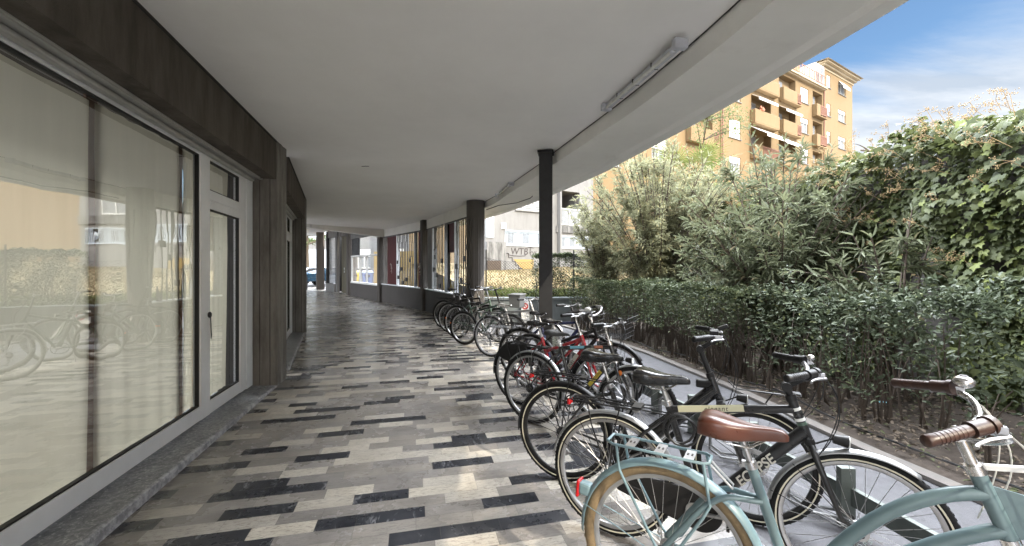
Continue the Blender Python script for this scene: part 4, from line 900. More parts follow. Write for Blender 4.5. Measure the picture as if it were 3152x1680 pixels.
sz = rnd(rg, n, .052, .105); P = np.stack([x, y, z2], 1) - np.array([4.98, 4, 0])
scatter('ivy_leaves', P, rotmats(dirs, .35, rg, up), np.stack([sz, sz * rnd(rg, n, .85, 1.15), sz], 1), *IVY, 'ivy', iv_root)
# top mat, spilling over the wall
n = 10000; y = rnd(rg, n, 1.2, 13.8); xo = rnd(rg, n, -.42, .5); x = wallx(y) + xo
z = 2.93 + .13 * np.sin(y * 1.3 + 1) + .08 * np.sin(y * 3.1 + xo * 4) - .5 * np.clip(-xo - .1, 0, 1) + rg.normal(0, .05, n) + .16 * (np.sin(y * 5.3) > .6) * rg.random(n)
d_ = np.stack([rg.normal(-.5, .7, n), rg.normal(0, .8, n), rg.normal(-.2, .35, n)], 1); sz = rnd(rg, n, .045, .09)
scatter('ivy_top_leaves', np.stack([x, y, z], 1) - np.array([4.98, 4, 0]), rotmats(d_, .5, rg), np.stack([sz, sz, sz], 1), *IVY, 'ivy', iv_root)
# seed heads: little umbels on thin stalks
b = MB(); sh = []; rr = random.Random(9)
for q in range(420):
    y_ = rr.uniform(1.6, 12.5); top = rr.random() < .38
    if top: px = float(wallx(y_)) + rr.uniform(-.5, .15); pz = 2.95 + rr.uniform(0, .15)
    else: pz = 2.95 - 1.5 * rr.random() ** 1.7; px = float(wallx(y_)) - float(ivy_depth(y_, pz)) - .02
    dx, dy, dz_ = -.10 * rr.random() - (.03 if top else .12), rr.uniform(-.07, .07), rr.uniform(.05, .26) if top else rr.uniform(-.04, .12)
    tip = (px + dx, y_ + dy, pz + dz_); b.tube([(px - 4.98, y_ - 4, pz), (tip[0] - 4.98, tip[1] - 4, tip[2])], .0028, 3)
    for k_ in range(3):
        cxx = (tip[0] + rr.uniform(-.07, .05), tip[1] + rr.uniform(-.07, .07), tip[2] + rr.uniform(-.03, .06)); b.tube([(tip[0] - 4.98, tip[1] - 4, tip[2]), (cxx[0] - 4.98, cxx[1] - 4, cxx[2])], .002, 3)
        for j in range(11): sh.append((cxx[0] + rr.gauss(0, .018), cxx[1] + rr.gauss(0, .018), cxx[2] + rr.gauss(0, .014)))
b.build('seed_stalk', 'seed', iv_root, smooth=False)
sh = np.array(sh); n = len(sh); oc = ([(1, 0, 0), (-1, 0, 0), (0, 1, 0), (0, -1, 0), (0, 0, 1), (0, 0, -1)], [(0, 2, 4), (2, 1, 4), (1, 3, 4), (3, 0, 4), (2, 0, 5), (1, 2, 5), (3, 1, 5), (0, 3, 5)])
sz = rnd(rg, n, .004, .0075); scatter('seed_heads', sh - np.array([4.98, 4, 0]), rotmats(rg.normal(0, 1, (n, 3)), .5, rg), np.stack([sz, sz, sz], 1), *oc, 'seed', iv_root)

def bez(p0, p1, p2, n=6):
    return [tuple((1 - t) ** 2 * a + 2 * t * (1 - t) * b_ + t * t * c for a, b_, c in zip(p0, p1, p2)) for t in [i / n for i in range(n + 1)]]
def oleander(loc, nb, rad, hmin, hmax, leaf_l, leaf_w, m, label, seed, flat=.6, twigs=5, whorls=9, wl=4, droop=.0, low=.3, name='oleander_bush'):
    rr = random.Random(seed); rg = np.random.default_rng(seed); root = empty(name, loc, (0, 0, 0), label, 'bush')
    st = MB(); P = []; D = []; S = []
    for q in range(nb):
        a = rr.uniform(0, 2 * math.pi); r_ = rad * math.sqrt(rr.random()); h = (hmin + (hmax - hmin) * rr.random()) * (1 - .28 * (r_ / rad) ** 2)
        p0 = (rr.gauss(0, .14), rr.gauss(0, .14), 0); p2 = (r_ * math.cos(a), r_ * math.sin(a) * flat, h); p1 = (p2[0] * .25, p2[1] * .25, h * .62)
        c = bez(p0, p1, p2, 8); st.tube(c, [.020 - .0017 * i for i in range(9)], 5)
        br = [c]
        for k_ in range(twigs):
            f = rr.uniform(low, .95); i = min(7, int(f * 8)); o = c[i]; L_ = rr.uniform(.25, .6) * (1.2 - f * .5)
            e = (o[0] + rr.gauss(0, .5) * L_ + (p2[0]) * .12, o[1] + rr.gauss(0, .5) * L_ + p2[1] * .12, o[2] + L_ * rr.uniform(.2, 1) - droop * rr.random())
            t_ = bez(o, ((o[0] + e[0]) / 2, (o[1] + e[1]) / 2, (o[2] + e[2]) / 2 + .08), e, 5); st.tube(t_, [.006, .005, .0045, .004, .003, .002], 4); br.append(t_)
        for t_ in br:
            Lt = len(t_) - 1; nw = whorls if t_ is c else max(4, int(whorls * .8))
            for k_ in range(nw):
                f = (.45 if t_ is c else .12) + ((.55 if t_ is c else .88)) * (k_ / (nw - 1)) ** .85; i = min(Lt - 1, int(f * Lt)); g = f * Lt - i
                o = Vector(t_[i]).lerp(Vector(t_[i + 1]), g); ax = (Vector(t_[i + 1]) - Vector(t_[i])).normalized(); s1 = ax.orthogonal().normalized(); s2 = ax.cross(s1); ph_ = rr.uniform(0, 6.3)
                tipf = k_ / (nw - 1)
                for j in range(wl):
                    an = ph_ + j * 2 * math.pi / wl; sp = 1.25 - .75 * tipf + rr.gauss(0, .15)
                    dv = ax * math.cos(sp) + (s1 * math.cos(an) + s2 * math.sin(an)) * math.sin(sp); dv.z -= rr.random() * (.25 + droop)
                    P.append(o); D.append(dv); S.append(leaf_l * rr.uniform(.7, 1.15))
    st.build('branches', 'stem', root)
    P = np.array([tuple(p) for p in P]); D = np.array([tuple(p) for p in D]); S = np.array(S); n = len(P)
    wd = leaf_w / leaf_l
    scatter('leaves', P, rotmats(D, .35, rg), np.stack([S, S * wd, S * .8], 1), *LEAF, m, root)
    return root
oleander((3.35, 9.5, .05), 84, 2.0, 3.2, 4.75, .125, .025, 'ole', 'big pale green oleander bush reaching up to the canopy edge', 21, .75, 14, 12, 3, low=.12)
oleander((2.35, 10.6, .05), 34, 1.0, 2.4, 4.3, .105, .020, 'ole', 'smaller pale oleander beside the far clipped hedge', 22, .7, 12, 12, 3, low=.10)
oleander((3.9, 6.1, .05), 40, 1.5, 1.9, 3.55, .155, .027, 'oleb', 'large loose oleander with long leaves in front of the ivy', 23, .6, 8, 10, 3, .15, low=.2)
oleander((4.15, 6.6, .05), 9, .8, 3.5, 4.1, .15, .026, 'oleb', 'tall sparse oleander shoots rising above the others before the ochre block', 29, .6, 5, 12, 3, .1, low=.4)
oleander((5.3, 11.2, .05), 40, 1.7, 3.4, 5.2, .13, .026, 'ole', 'tallest pale oleander at the back, just under the palm', 27, .8, 11, 12, 3, low=.2)
oleander((3.9, 7.7, .05), 16, .9, 1.2, 2.6, .13, .024, 'oleb', 'lower oleander growing between the two big oleanders', 24, .6, 7, 9, 3, .1, low=.1)
oleander((4.3, 4.7, .05), 9, .75, 1.3, 2.35, .155, .028, 'oleb', 'small oleander with drooping leaves close to the ivy wall', 25, .5, 5, 8, 3, .3, low=.3)

def hedge(A, B, width, z0, z1, nleaf, ls, label, seed, m='hedge', stems=40, ragged=.05, nm='clipped_hedge', lw=.5, base=None, sprigs=0):
    rr = random.Random(seed); rg = np.random.default_rng(seed); A = np.array(A, float); B = np.array(B, float); d = B - A; Ln = np.linalg.norm(d); d /= Ln; nn = np.array([d[1], -d[0]])
    root = empty(nm, (A[0], A[1], 0), (0, 0, 0), label, 'hedge'); bz = base or (lambda x, y: .03)
    u = rg.random(nleaf) * Ln; s_ = rg.random(nleaf)
    # leaves concentrate on the outer shell, with thinner patches lower down
    v = rg.uniform(-1, 1, nleaf); edge = rg.random(nleaf) < .6; v = np.where(edge, np.sign(v) * (1 - .25 * np.abs(rg.normal(0, .5, nleaf))), v)
    h = z1 - (z1 - z0) * rg.random(nleaf) ** 1.35; top = rg.random(nleaf) < .28
    lump = ragged * (np.sin(u * 3.1 + seed) + .7 * np.sin(u * 7.7) + .5 * np.sin(u * 17 + v * 4)); h = np.where(top, z1 + rg.normal(0, .015, nleaf), h) + lump * ((h - z0) / (z1 - z0))
    hol = np.sin(u * 9 + h * 6 + v) + np.sin(u * 23 - h * 13) + .8 * np.sin(u * 4.1 + h * 9); keep = rg.random(nleaf) < np.clip(.55 + .38 * hol, .06, 1); keep |= (h > z1 - .07) & (rg.random(nleaf) < .8)
    wv = width / 2 * (1 + .12 * np.sin(u * 5 + h * 3)) * v * (1 - .15 * np.clip((h - z1 + .12) / .12, 0, 1))
    P = np.stack([d[0] * u + nn[0] * wv, d[1] * u + nn[1] * wv, h], 1)[keep]; n = len(P)
    D = np.stack([nn[0] * v[keep] + rg.normal(0, .6, n), nn[1] * v[keep] + rg.normal(0, .6, n), rg.normal(.25, .5, n)], 1)
    S = rnd(rg, n, .65, 1.2) * ls; scatter('foliage', P, rotmats(D, .7, rg), np.stack([S, S * lw, S], 1), *LEAF, m, root)
    st = MB()
    for q in range(stems):
        u_ = rr.uniform(.05, Ln - .05); w_ = rr.gauss(0, width * .14); bx, by = d[0] * u_ + nn[0] * w_, d[1] * u_ + nn[1] * w_; zb = bz(A[0] + bx, A[1] + by)
        for k_ in range(rr.choice((2, 3, 4))):
            e = (bx + rr.gauss(0, .16), by + rr.gauss(0, .16), z0 + rr.uniform(.15, .8) * (z1 - z0)); 
            st.tube(bez((bx + rr.gauss(0, .02), by + rr.gauss(0, .02), zb - .03), (bx + rr.gauss(0, .05), by + rr.gauss(0, .05), (zb + e[2]) * .45), e, 5), [.011, .010, .008, .006, .005, .003], 5)
    for q in range(sprigs):
        u_ = rr.uniform(0, Ln); w_ = rr.uniform(-.4, .4) * width; o = (d[0] * u_ + nn[0] * w_, d[1] * u_ + nn[1] * w_, z1 - .1); e = (o[0] + rr.gauss(0, .08), o[1] + rr.gauss(0, .08), z1 + rr.uniform(.1, .35)); st.tube([o, e], [.003, .0015], 4)
        PP = np.array([tuple(Vector(o).lerp(Vector(e), f)) for f in np.linspace(.3, 1, 8) for _ in (0, 1)]); DD = rg.normal(0, 1, (16, 3)); DD[:, 2] = np.abs(DD[:, 2]) * .4
        scatter('sprig_leaves', PP, rotmats(DD, .5, rg), np.tile([ls, ls * lw, ls], (16, 1)), *LEAF, m, root)
    st.build('stems', 'stem', root)
    return root
hedge((.62, 12.15), (4.4, 12.5), .62, .82, 1.86, 26000, .058, 'far clipped hedge standing on the planter wall above the lawn edge', 31, stems=26, base=lambda x, y: .68)
hedge((1.75, 10.7), (2.62, 8.3), .75, .52, 1.20, 11000, .046, 'clipped hedge with bare dark stems, farthest along the pavement', 32, stems=40)
hedge((2.72, 8.2), (3.15, 5.35), .80, .50, 1.22, 16000, .046, 'middle clipped hedge with bare stems, behind the black bicycle with stickers', 33, stems=52)
hedge((3.35, 5.2), (3.95, 3.1), .95, .34, 1.20, 7000, .062, 'nearest loose glossy hedge with small blue green leaves', 34, 'shrub', stems=22, ragged=.13, nm='loose_hedge', lw=.42, sprigs=12)
hedge((4.1, 3.2), (4.75, 1.2), .6, .10, .95, 2600, .07, 'low straggly shrub at the right edge under the ivy', 35, 'shrub', stems=12, ragged=.1, nm='straggly_shrub', lw=.38, sprigs=5)
hedge((.3, 11.75), (2.4, 11.85), .35, .40, .82, 1800, .06, 'dark creeper hanging over the top of the planter wall', 36, 'ivy', stems=4, ragged=.05, nm='creeper', lw=.7, base=lambda x, y: .68)
# tall thin bush with fine twigs and small tree, palm
def small_tree(loc, h, rad, nl, m, label, seed, ls=.09, trunk=.09, name='tree', tm='bark', cat='tree', nbr=16, zc=.65):
    rr = random.Random(seed); rg = np.random.default_rng(seed); root = empty(name, loc, (0, 0, 0), label, cat); st = MB()
    c = bez((0, 0, 0), (rr.gauss(0, .2), rr.gauss(0, .2), h * .5), (rr.gauss(0, .3), rr.gauss(0, .3), h * .93), 8); st.tube(c, [trunk * (1 - .1 * i) for i in range(9)], 7); P = []
    for q in range(nbr):
        i = rr.randint(3, 8); o = Vector(c[i]); a = rr.uniform(0, 6.28); L_ = rad * rr.uniform(.5, 1.05) * (1.15 - abs(i / 8 - zc)); e = o + Vector((math.cos(a) * L_, math.sin(a) * L_, L_ * rr.uniform(-.1, .7)))
        t_ = bez(o, (o + e) / 2 + Vector((0, 0, .15)), e, 5); st.tube(t_, [trunk * .35, trunk * .3, trunk * .22, trunk * .16, trunk * .1, trunk * .05], 5)
        for k_ in range(nl // nbr):
            f = rr.uniform(.25, 1.08) * 5; j = min(4, int(f)); p = Vector(t_[j]).lerp(Vector(t_[j + 1]), f - j); s_ = .13 + .08 * rr.random(); P.append((p.x + rr.gauss(0, s_), p.y + rr.gauss(0, s_), p.z + rr.gauss(0, s_ * .8)))
    st.build('trunk', tm, root); P = np.array(P); n = len(P); D = rg.normal(0, 1, (n, 3)); S = rnd(rg, n, .6, 1.3) * ls
    scatter('crown', P, rotmats(D, .8, rg), np.stack([S, S * .55, S], 1), *LEAFQ, m, root)
    return root
small_tree((7.6, 16.6, .8), 7.2, 2.3, 5200, 'treel', 'thin small leaved tree in front of the ochre block', 41, .085, .08, nbr=26, zc=.8)
small_tree((13.5, 15.5, .0), 6.3, 1.2, 0 + 40, 'treel', 'nearly bare tree behind the ivy wall', 42, .08, .10, nbr=20)
small_tree((-17.0, 30.8, 0), 9, 2.6, 2600, 'treel', 'street tree with a pale leaning trunk at the far left opening', 43, .16, .26, tm='paletrunk', nbr=18)
small_tree((-21.5, 44, 0), 8, 3.0, 3500, 'treel', 'leafy tree in front of the white building at the street end', 44, .2, .2, nbr=20)
small_tree((-13.2, 42, 0), 6, 2.6, 3000, 'treel', 'round tree in the yard seen through the white framed window', 45, .2, .2, nbr=20)
pr_ = empty('palm_tree', (5.75, 13.6, .3), (0, 0, 0), 'fan palm showing above the pale oleander', 'palm'); MB().tube([(0, 0, 0), (.05, 0, 2), (0, 0, 4.0)], [.16, .14, .12], 8).build('trunk', 'bark', pr_)
rr = random.Random(5); stk = MB(); fb = MB()
for q in range(17):
    a = q * 2.4; el = rr.uniform(-.35, 1.1); d = Vector((math.cos(a) * math.cos(el), math.sin(a) * math.cos(el), math.sin(el))); o = Vector((0, 0, 4.0)); c_ = o + d * rr.uniform(.8, 1.2); stk.tube([o, (o + c_) / 2 + Vector((0, 0, .05)), c_], .012, 4)
    s1 = d.cross(Vector((0, 0, 1))).normalized(); up_ = s1.cross(d)
    for j in range(26):
        th = (j / 25 - .5) * 3.9; dv = (d * math.cos(th) + s1 * math.sin(th)).normalized(); L_ = rr.uniform(.85, 1.05) * (1 - .12 * abs(th)); t_ = c_ + dv * L_ + Vector((0, 0, -.12 * L_)) - up_ * .02
        wv = dv.cross(up_).normalized() * .020; md = c_ + dv * L_ * .5; fb.add([c_, md + wv, t_, md - wv], [(0, 1, 2, 3)])
stk.build('frond_stalk', 'palm', pr_); fb.build('fronds', 'palm', pr_, smooth=False)
# tree added out of view before the sun blocker's slot, to dapple the sunlight
small_tree((8.3, -6.8, 0), 9.5, 1.4, 700, 'treel', 'unseen tree added behind the viewpoint to dapple the sun on the floor', 46, .16, .12, nbr=26)
# litter, weeds, grass
rg = np.random.default_rng(51); n = 9000; y = rnd(rg, n, .5, 10.8); x = np.interp(y, [q[1] for q in KB], [q[0] for q in KB]) + .2 + rg.random(n) ** 1.1 * 2.2
D = np.stack([rg.normal(0, 1, n), rg.normal(0, 1, n), rg.normal(0, .22, n)], 1); S = rnd(rg, n, .025, .062)
o = scatter('leaf_litter', np.stack([x, y, .03 + .045 * (x - 3) + rnd(rg, n, .0, .03)], 1), rotmats(D, .35, rg), np.stack([S, S * rnd(rg, n, .25, .55), S], 1), *LEAF, 'litter'); tag(o, 'dry fallen leaves over the bare garden soil', 'leaf litter', kind='stuff')
n = 16000; y = 11.95 + 10 * rg.random(n) ** 1.2; x = rnd(rg, n, 0, 1) * (6 + (y - 12) * 1.3) - 1.1 - .35 * np.clip(y - 13, 0, 9)
z = np.array([lawnz(a, b_) for a, b_ in zip(x, y)]) - .01; D = np.stack([rg.normal(0, .5, n), rg.normal(0, .5, n), np.ones(n)], 1); S = rnd(rg, n, .05, .13)
o = scatter('grass', np.stack([x, y, z], 1), rotmats(D, .5, rg, rg.normal(0, 1, (n, 3))), np.stack([S, S * .12, S], 1), *LEAFQ, 'grass'); tag(o, 'sparse dry grass on the sunlit lawn', 'grass', kind='stuff')
n = 5200; y = 11.9 + 1.5 * rg.random(n) ** 1.6; x = rnd(rg, n, -1.1, 6); z = np.array([lawnz(a, b_) for a, b_ in zip(x, y)]); D = np.stack([rg.normal(0, .6, n), rg.normal(0, .6, n), np.ones(n) * .9], 1); S = rnd(rg, n, .05, .14)
o = scatter('weeds', np.stack([x, y, z], 1), rotmats(D, .5, rg, rg.normal(0, 1, (n, 3))), np.stack([S, S * .25, S], 1), *LEAFQ, 'greeng'); tag(o, 'green weeds along the lower edge of the lawn', 'weeds', kind='stuff')
def scrap(x, y, z, s, m, lab, seed):
    rr = random.Random(seed); V = []; nn_ = 7
    for i in range(nn_):
        for j in range(nn_): V.append((x + (i / 6 - .5) * s + rr.gauss(0, s * .04), y + (j / 6 - .5) * s * .7 + rr.gauss(0, s * .04), z + abs(rr.gauss(0, s * .12))))
    F = [(i * 7 + j, i * 7 + j + 1, (i + 1) * 7 + j + 1, (i + 1) * 7 + j) for i in range(6) for j in range(6)]
    tag(MB().add(V, F).build('litter_scrap', m, smooth=False, solid=.002), lab, 'litter', 'scraps of litter on the soil')
scrap(4.05, 3.62, .09, .20, 'green', 'crumpled pale green wrapper on the soil behind the brown handlebar', 1); scrap(4.35, 6.7, .13, .16, 'white', 'crumpled white paper on the soil under the oleander', 2); scrap(3.95, 4.45, .10, .07, 'bluest', 'small blue scrap among the dry leaves', 3)
b = MB(); b.tube([(kx(y_) + .35 + .05 * math.sin(y_ * 4), y_, .06 + .03 * math.sin(y_ * 3)) for y_ in [2.0 + .25 * q for q in range(34)]], .009, 6); tag(b.build('irrigation_hose', 'cable'), 'thin black irrigation hose lying along the garden soil', 'hose')

# ------------------------------------------------------------------ bicycles
def ring(mb, R0, r, n=56, k=10, fl=1.0): return mb.sweep([(r * math.cos(2 * math.pi * i / k), r * fl * math.sin(2 * math.pi * i / k)) for i in range(k)], R0, 0, 2 * math.pi, n)
def make_wheel(parent, x, z, Rw, tr, tyre, rimm, spm, stripe, hubr=.018, loc=None, steer=0, dyn=False, nsp=32, disc=False):
    rt = MB(); Rr = Rw - 2 * tr
    rt.sweep([(.006, -.011), (.010, -.0095), (-.006, -.012), (-.016, -.006), (-.016, .006), (-.006, .012), (.010, .0095), (.006, .011), (.001, 0)], Rr, 0, 2 * math.pi, 56)
    o = rt.build('wheel', rimm, parent, ang=50); o.location = (x, 0, z); o.rotation_euler = (0, random.uniform(0, 6), steer)
    t = MB(); k = 12; pr = []
    for i in range(k):
        a = 2 * math.pi * i / k; pr.append((tr * math.cos(a), tr * .95 * math.sin(a)))
    t.sweep(pr, Rw - tr, 0, 2 * math.pi, 60)
    for i in range(90):      # tread blocks
        a = 2 * math.pi * i / 90; c, s_ = math.cos(a), math.sin(a)
        for y in (-.006, .006) if i % 2 else (0,): t.box(((Rw + .0002) * c, y, (Rw + .0002) * s_), (.0022, .007, .011), mtx=Matrix.Rotation(-a, 3, 'Y'))
    t.build('tyre', tyre, o, ang=60)
    if stripe:
        t = MB()
        for y in (-1, 1): t.sweep([(-.004, y * (tr * .86)), (.0035, y * (tr * .88)), (.0035, y * (tr * .88 + .0008)), (-.004, y * (tr * .86 + .0012))], Rw - tr * 1.28, 0, 2 * math.pi, 60)
        t.build('reflective_stripe', 'stripe', o)
    s = MB(); 
    for i in range(nsp):
        side = 1 if i % 2 else -1; a = 2 * math.pi * i / nsp; b_ = a + (.65 if (i // 2) % 2 else -.65)
        s.tube([(.022 * math.cos(b_) * 1.0, side * .030, .022 * math.sin(b_)), (Rr * math.cos(a), side * .003, Rr * math.sin(a))], .00125, 4, cap=False)
    s.build('spokes', spm, o, smooth=False)
    h = MB(); h.cyl((0, -.032, 0), (0, .032, 0), hubr, n=14); h.cyl((0, -.034, 0), (0, -.028, 0), hubr + .012, n=16); h.cyl((0, .028, 0), (0, .034, 0), hubr + .012, n=16); h.cyl((0, -.062, 0), (0, .062, 0), .006, n=8)
    if dyn: h.cyl((0, -.026, 0), (0, .026, 0), .034, n=18)
    h.build('hub', 'silver', o)
    if disc: MB().sweep([(-.03, .038), (0, .038), (0, .040), (-.03, .040)], .085, 0, 2 * math.pi, 24).build('brake_disc', 'silver', o)
    return o
def fender(mb, R0, a0, a1, c, w_=.028, d=.014, n=34):
    P = []
    for i in range(9):
        t = (i / 8 - .5) * 2; P.append((-(t * t) * d, t * w_))
    return mb.sweep(P, R0, a0, a1, n, c, closed=False)
def saddle(parent, x, z, m, L_=.27, W_=.085, th=.05, tilt_=0.0, spring=False, post='silver', pa=(0, 0), pm=None):
    st = [(-.50, .70, .72, -.012), (-.46, .90, .9, .0), (-.36, 1.0, 1.0, .004), (-.22, .97, 1.0, -.002), (-.06, .72, .85, -.010), (.10, .42, .70, -.012), (.26, .27, .62, -.008), (.42, .21, .55, -.006), (.49, .16, .42, -.012), (.515, .06, .2, -.02)]
    V = []; F = []; k = 16
    for (f, wf, hf, dz_) in st:
        hw = W_ * wf; hh = th * hf
        for j in range(k):
            a = 2 * math.pi * j / k; ca, sa = math.cos(a), math.sin(a)
            yy = hw * math.copysign(abs(ca) ** .75, ca); zz_ = (hh * .32 * abs(sa) ** .8 if sa > 0 else -hh * .95 * abs(sa) ** .6 * (.45 + .55 * abs(ca)))
            if sa > 0: zz_ -= .006 * math.exp(-(yy / .012) ** 2) * (1 if f < .3 else .3)
            V.append((f * L_, yy, zz_ + dz_))
    for i in range(len(st) - 1):
        for j in range(k): a = i * k; b_ = (i + 1) * k; j2 = (j + 1) % k; F.append((a + j, b_ + j, b_ + j2, a + j2))
    F.append(tuple(range(k))[::-1]); F.append(tuple(range((len(st) - 1) * k, len(st) * k)))
    o = MB().add(V, F).build('saddle', m, parent, ang=80); o.location = (x, 0, z); o.rotation_euler = (0, tilt_, 0)
    sm = o.modifiers.new('s', 'SUBSURF'); sm.levels = 1; sm.render_levels = 2
    r = MB(); zb = -th * .62
    for s_ in (-1, 1): r.tube([(.10, s_ * .012, zb * .5), (.03, s_ * .02, zb - .022), (-.05, s_ * .02, zb - .022), (-.115, s_ * .045, zb * .6)], .0035, 6)
    if spring:
        for s_ in (-1, 1): r.tube([(-.105 + .016 * math.cos(t), s_ * .045 + .016 * math.sin(t), zb * .35 - .0022 * t) for t in [q * .5 for q in range(46)]], .003, 4)
    r.build('saddle_rail', 'chrome', o)
    return o
def bike(name_label, P0, head, frame='diamond', fm='bpaint', Rw=.35, wb=1.09, tr=.020, tyre='rubber', rim='silver', spm='spoke', stripe=True, fend=None, rfa=(-.15, 3.35), ffa=(.55, 2.9), rack=None, sad='bleather', sadz=.95, sadL=.27, spring=False, seatclamp='silver',
         bar='swept', barz=1.08, barm='chrome', grip='bmatt', stem='chrome', front_rack=False, bell=None, headlight=True, tail=None, chain='open', steer=0.0, lean=0.0, susp=False, basket=None, box=None, extras=None, lever='silver', mudflap=False, twist=False, stmax=.80, disc=False, lock=None, tubeR=.0165, dtR=.019, bar_w=.31, group='bicycles parked along the rack', ftyre=None):
    root = empty('bicycle', (*P0, 0), (lean, 0, R(head)), name_label, 'bicycle', group)
    BB = (.475, 0, .285); sa = R(72); ca = math.cos(R(70)); sn = math.sin(R(70)); A0 = (wb - .052, 0, Rw)
    ax = lambda k, dy=0: (A0[0] - ca * k, dy, A0[2] + sn * k)
    hb, ht = ax(.40), ax(.40 + (.20 if frame in ('step', 'trek') else .15)); stt = (BB[0] - (stmax - BB[2]) / math.tan(sa), 0, stmax)
    seat = lambda z: (BB[0] - (z - BB[2]) / math.tan(sa), 0, z)
    make_wheel(root, 0, Rw, Rw, tr, tyre, rim, spm, stripe)
    f = MB(); tubeR *= 1.1; dtR *= 1.15; f.tube([BB, stt], tubeR, 14); f.tube([hb, ht], .021, 16); f.cyl((BB[0], -.036, BB[2]), (BB[0], .036, BB[2]), .023, n=16)
    if frame == 'diamond': f.tube([seat(stmax - .025), ax(.52)], tubeR + .001, 14); f.tube([BB, ax(.435)], dtR, 14)
    elif frame == 'low': f.tube([seat(stmax - .16), ax(.50)], tubeR, 14); f.tube([BB, ax(.42)], dtR, 14)
    elif frame == 'trek':
        f.tube([seat(stmax - .03), seat(stmax - .03), ax(.545)], .020, 14); f.tube([BB, ax(.44)], .030, 16)
    elif frame == 'ebike': f.tube([(BB[0] + .02, 0, BB[2] + .02), ax(.46)], .044, 18); f.tube([BB, (BB[0] + .06, 0, BB[2] + .05)], .05, 14)
    elif frame == 'step':
        f.tube(bez(ax(.53), (.66, 0, .80), (.44, 0, .33), 14), .0215, 16); f.tube(bez(ax(.425), (.70, 0, .62), (.47, 0, .285), 14), .0215, 16)
        f.add([(*ax(.56)[:1], .003, ax(.56)[2]), (ax(.56)[0] + .13, .003, ax(.56)[2] - .02), (ax(.56)[0] + .15, .003, ax(.50)[2] - .05), (ax(.42)[0] + .02, .003, ax(.42)[2] - .02), (ax(.56)[0], -.003, ax(.56)[2]), (ax(.56)[0] + .13, -.003, ax(.56)[2] - .02), (ax(.56)[0] + .15, -.003, ax(.50)[2] - .05), (ax(.42)[0] + .02, -.003, ax(.42)[2] - .02)],
              [(0, 1, 2, 3), (7, 6, 5, 4), (0, 4, 5, 1), (1, 5, 6, 2), (2, 6, 7, 3)])
    for s_ in (-1, 1):
        f.tube([(BB[0] - .01, s_ * .028, BB[2]), (.28, s_ * .045, .30), (.012, s_ * .062, Rw)], [.012, .010, .008], 8)
        if frame == 'step':
            f.tube([(seat(.66)[0] - .005, s_ * .012, .665)] + bez((.26, s_ * .03, .665), (.19, s_ * .052, .665), (.12, s_ * .056, .565), 5) + [(-.005, s_ * .062, Rw + .03)], .0115, 10)
        else: f.tube([(seat(stmax - .05)[0], s_ * .014, stmax - .05), (.18, s_ * .038, .62), (-.004, s_ * .062, Rw + .01)], [.010, .009, .008], 8)
        f.box((0, s_ * .063, Rw + .008), (.035, .005, .055))
    f.build('frame', fm, root, ang=50)
    # fork turns with the bar


    def T(p):   # rotate a point about the steering axis
        if not steer: return p
        axis = Vector((-ca, 0, sn)); m_ = Matrix.Rotation(steer, 3, axis); o = Vector(A0); return tuple(m_ @ (Vector(p) - o) + o)
    def Tm(mb):
        mb.v = [T(p) for p in mb.v]; return mb
    k = MB()
    if susp:
        k.box(ax(.375), (.05, .15, .035)); 
        for s_ in (-1, 1): k.tube([ax(.40, s_ * .055), ax(.36, s_ * .055)], .020, 10); k.tube([ax(.24, s_ * .055), ax(.03, s_ * .055), (wb, s_ * .058, Rw)], [.021, .018, .013], 10)
    else:
        k.tube([ax(.395), ax(.35)], .019, 12)
        for s_ in (-1, 1): k.tube([ax(.375, s_ * .012), ax(.345, s_ * .043), ax(.18, s_ * .050), ax(.06, s_ * .056), (wb - .012, s_ * .058, Rw + .03), (wb, s_ * .058, Rw)], [.013, .0145, .013, .010, .009, .009], 10)
    Tm(k).build('fork', fm if not susp else 'gmet', root, ang=60)
    if susp:
        k = MB(); [k.tube([ax(.365, s_ * .055), ax(.235, s_ * .055)], .014, 10) for s_ in (-1, 1)]; Tm(k).build('stanchion', 'silver', root)
    fx = T((wb, 0, Rw)); fw = make_wheel(root, fx[0], fx[2], Rw, tr, ftyre or tyre, rim, spm, stripe, dyn=True, steer=0, disc=disc); fw.location = fx
    ry = fw.rotation_euler.y; axis = Vector((-ca, 0, sn)); fw.rotation_euler = (Matrix.Rotation(steer, 3, axis) @ Matrix.Rotation(ry, 3, 'Y')).to_euler()
    # seat post and saddle
    sz = seat(sadz - .05); b = MB(); b.tube([seat(stmax - .02), sz], .0125, 12); b.box((sz[0], 0, sz[2] - .005), (.04, .03, .03)); b.build('seat_post', 'chrome' if seatclamp == 'chrome' else 'silver', root)
    b = MB(); b.tube([seat(stmax - .012), seat(stmax + .012)], tubeR + .004, 14); b.box((stt[0] - .022, 0, stmax), (.018, .022, .022)); b.build('seat_clamp', seatclamp if seatclamp != 'chrome' else 'silver', root)
    saddle(root, sz[0] + .005, sadz - .018, sad, L_=sadL, spring=spring, W_=.088 if sadL > .26 else .075, th=.088 if sadL > .26 else .055)
    # cockpit
    st = MB(); kz = (barz - A0[2]) / sn; C = Vector(ax(kz - .02)); htop = .40 + (.20 if frame in ('step', 'trek') else .15)
    if bar == 'quill':
        st.tube([ax(htop), ax(kz - .10), tuple(Vector(ax(kz - .055)) + Vector((.02, 0, 0))), tuple(Vector(ax(kz - .05)) + Vector((.07, 0, .01)))], [.0125, .0125, .013, .016], 12); C = Vector(ax(kz - .05)) + Vector((.075, 0, .01))
    elif bar == 'adj':
        st.tube([ax(htop), ax(kz - .09)], .016, 12); e = Vector(ax(kz - .09)); st.cyl(tuple(e + Vector((0, -.022, 0))), tuple(e + Vector((0, .022, 0))), .022, n=16); C = e + Vector((.075, 0, .055)); st.tube([tuple(e), tuple(C)], .015, 12)
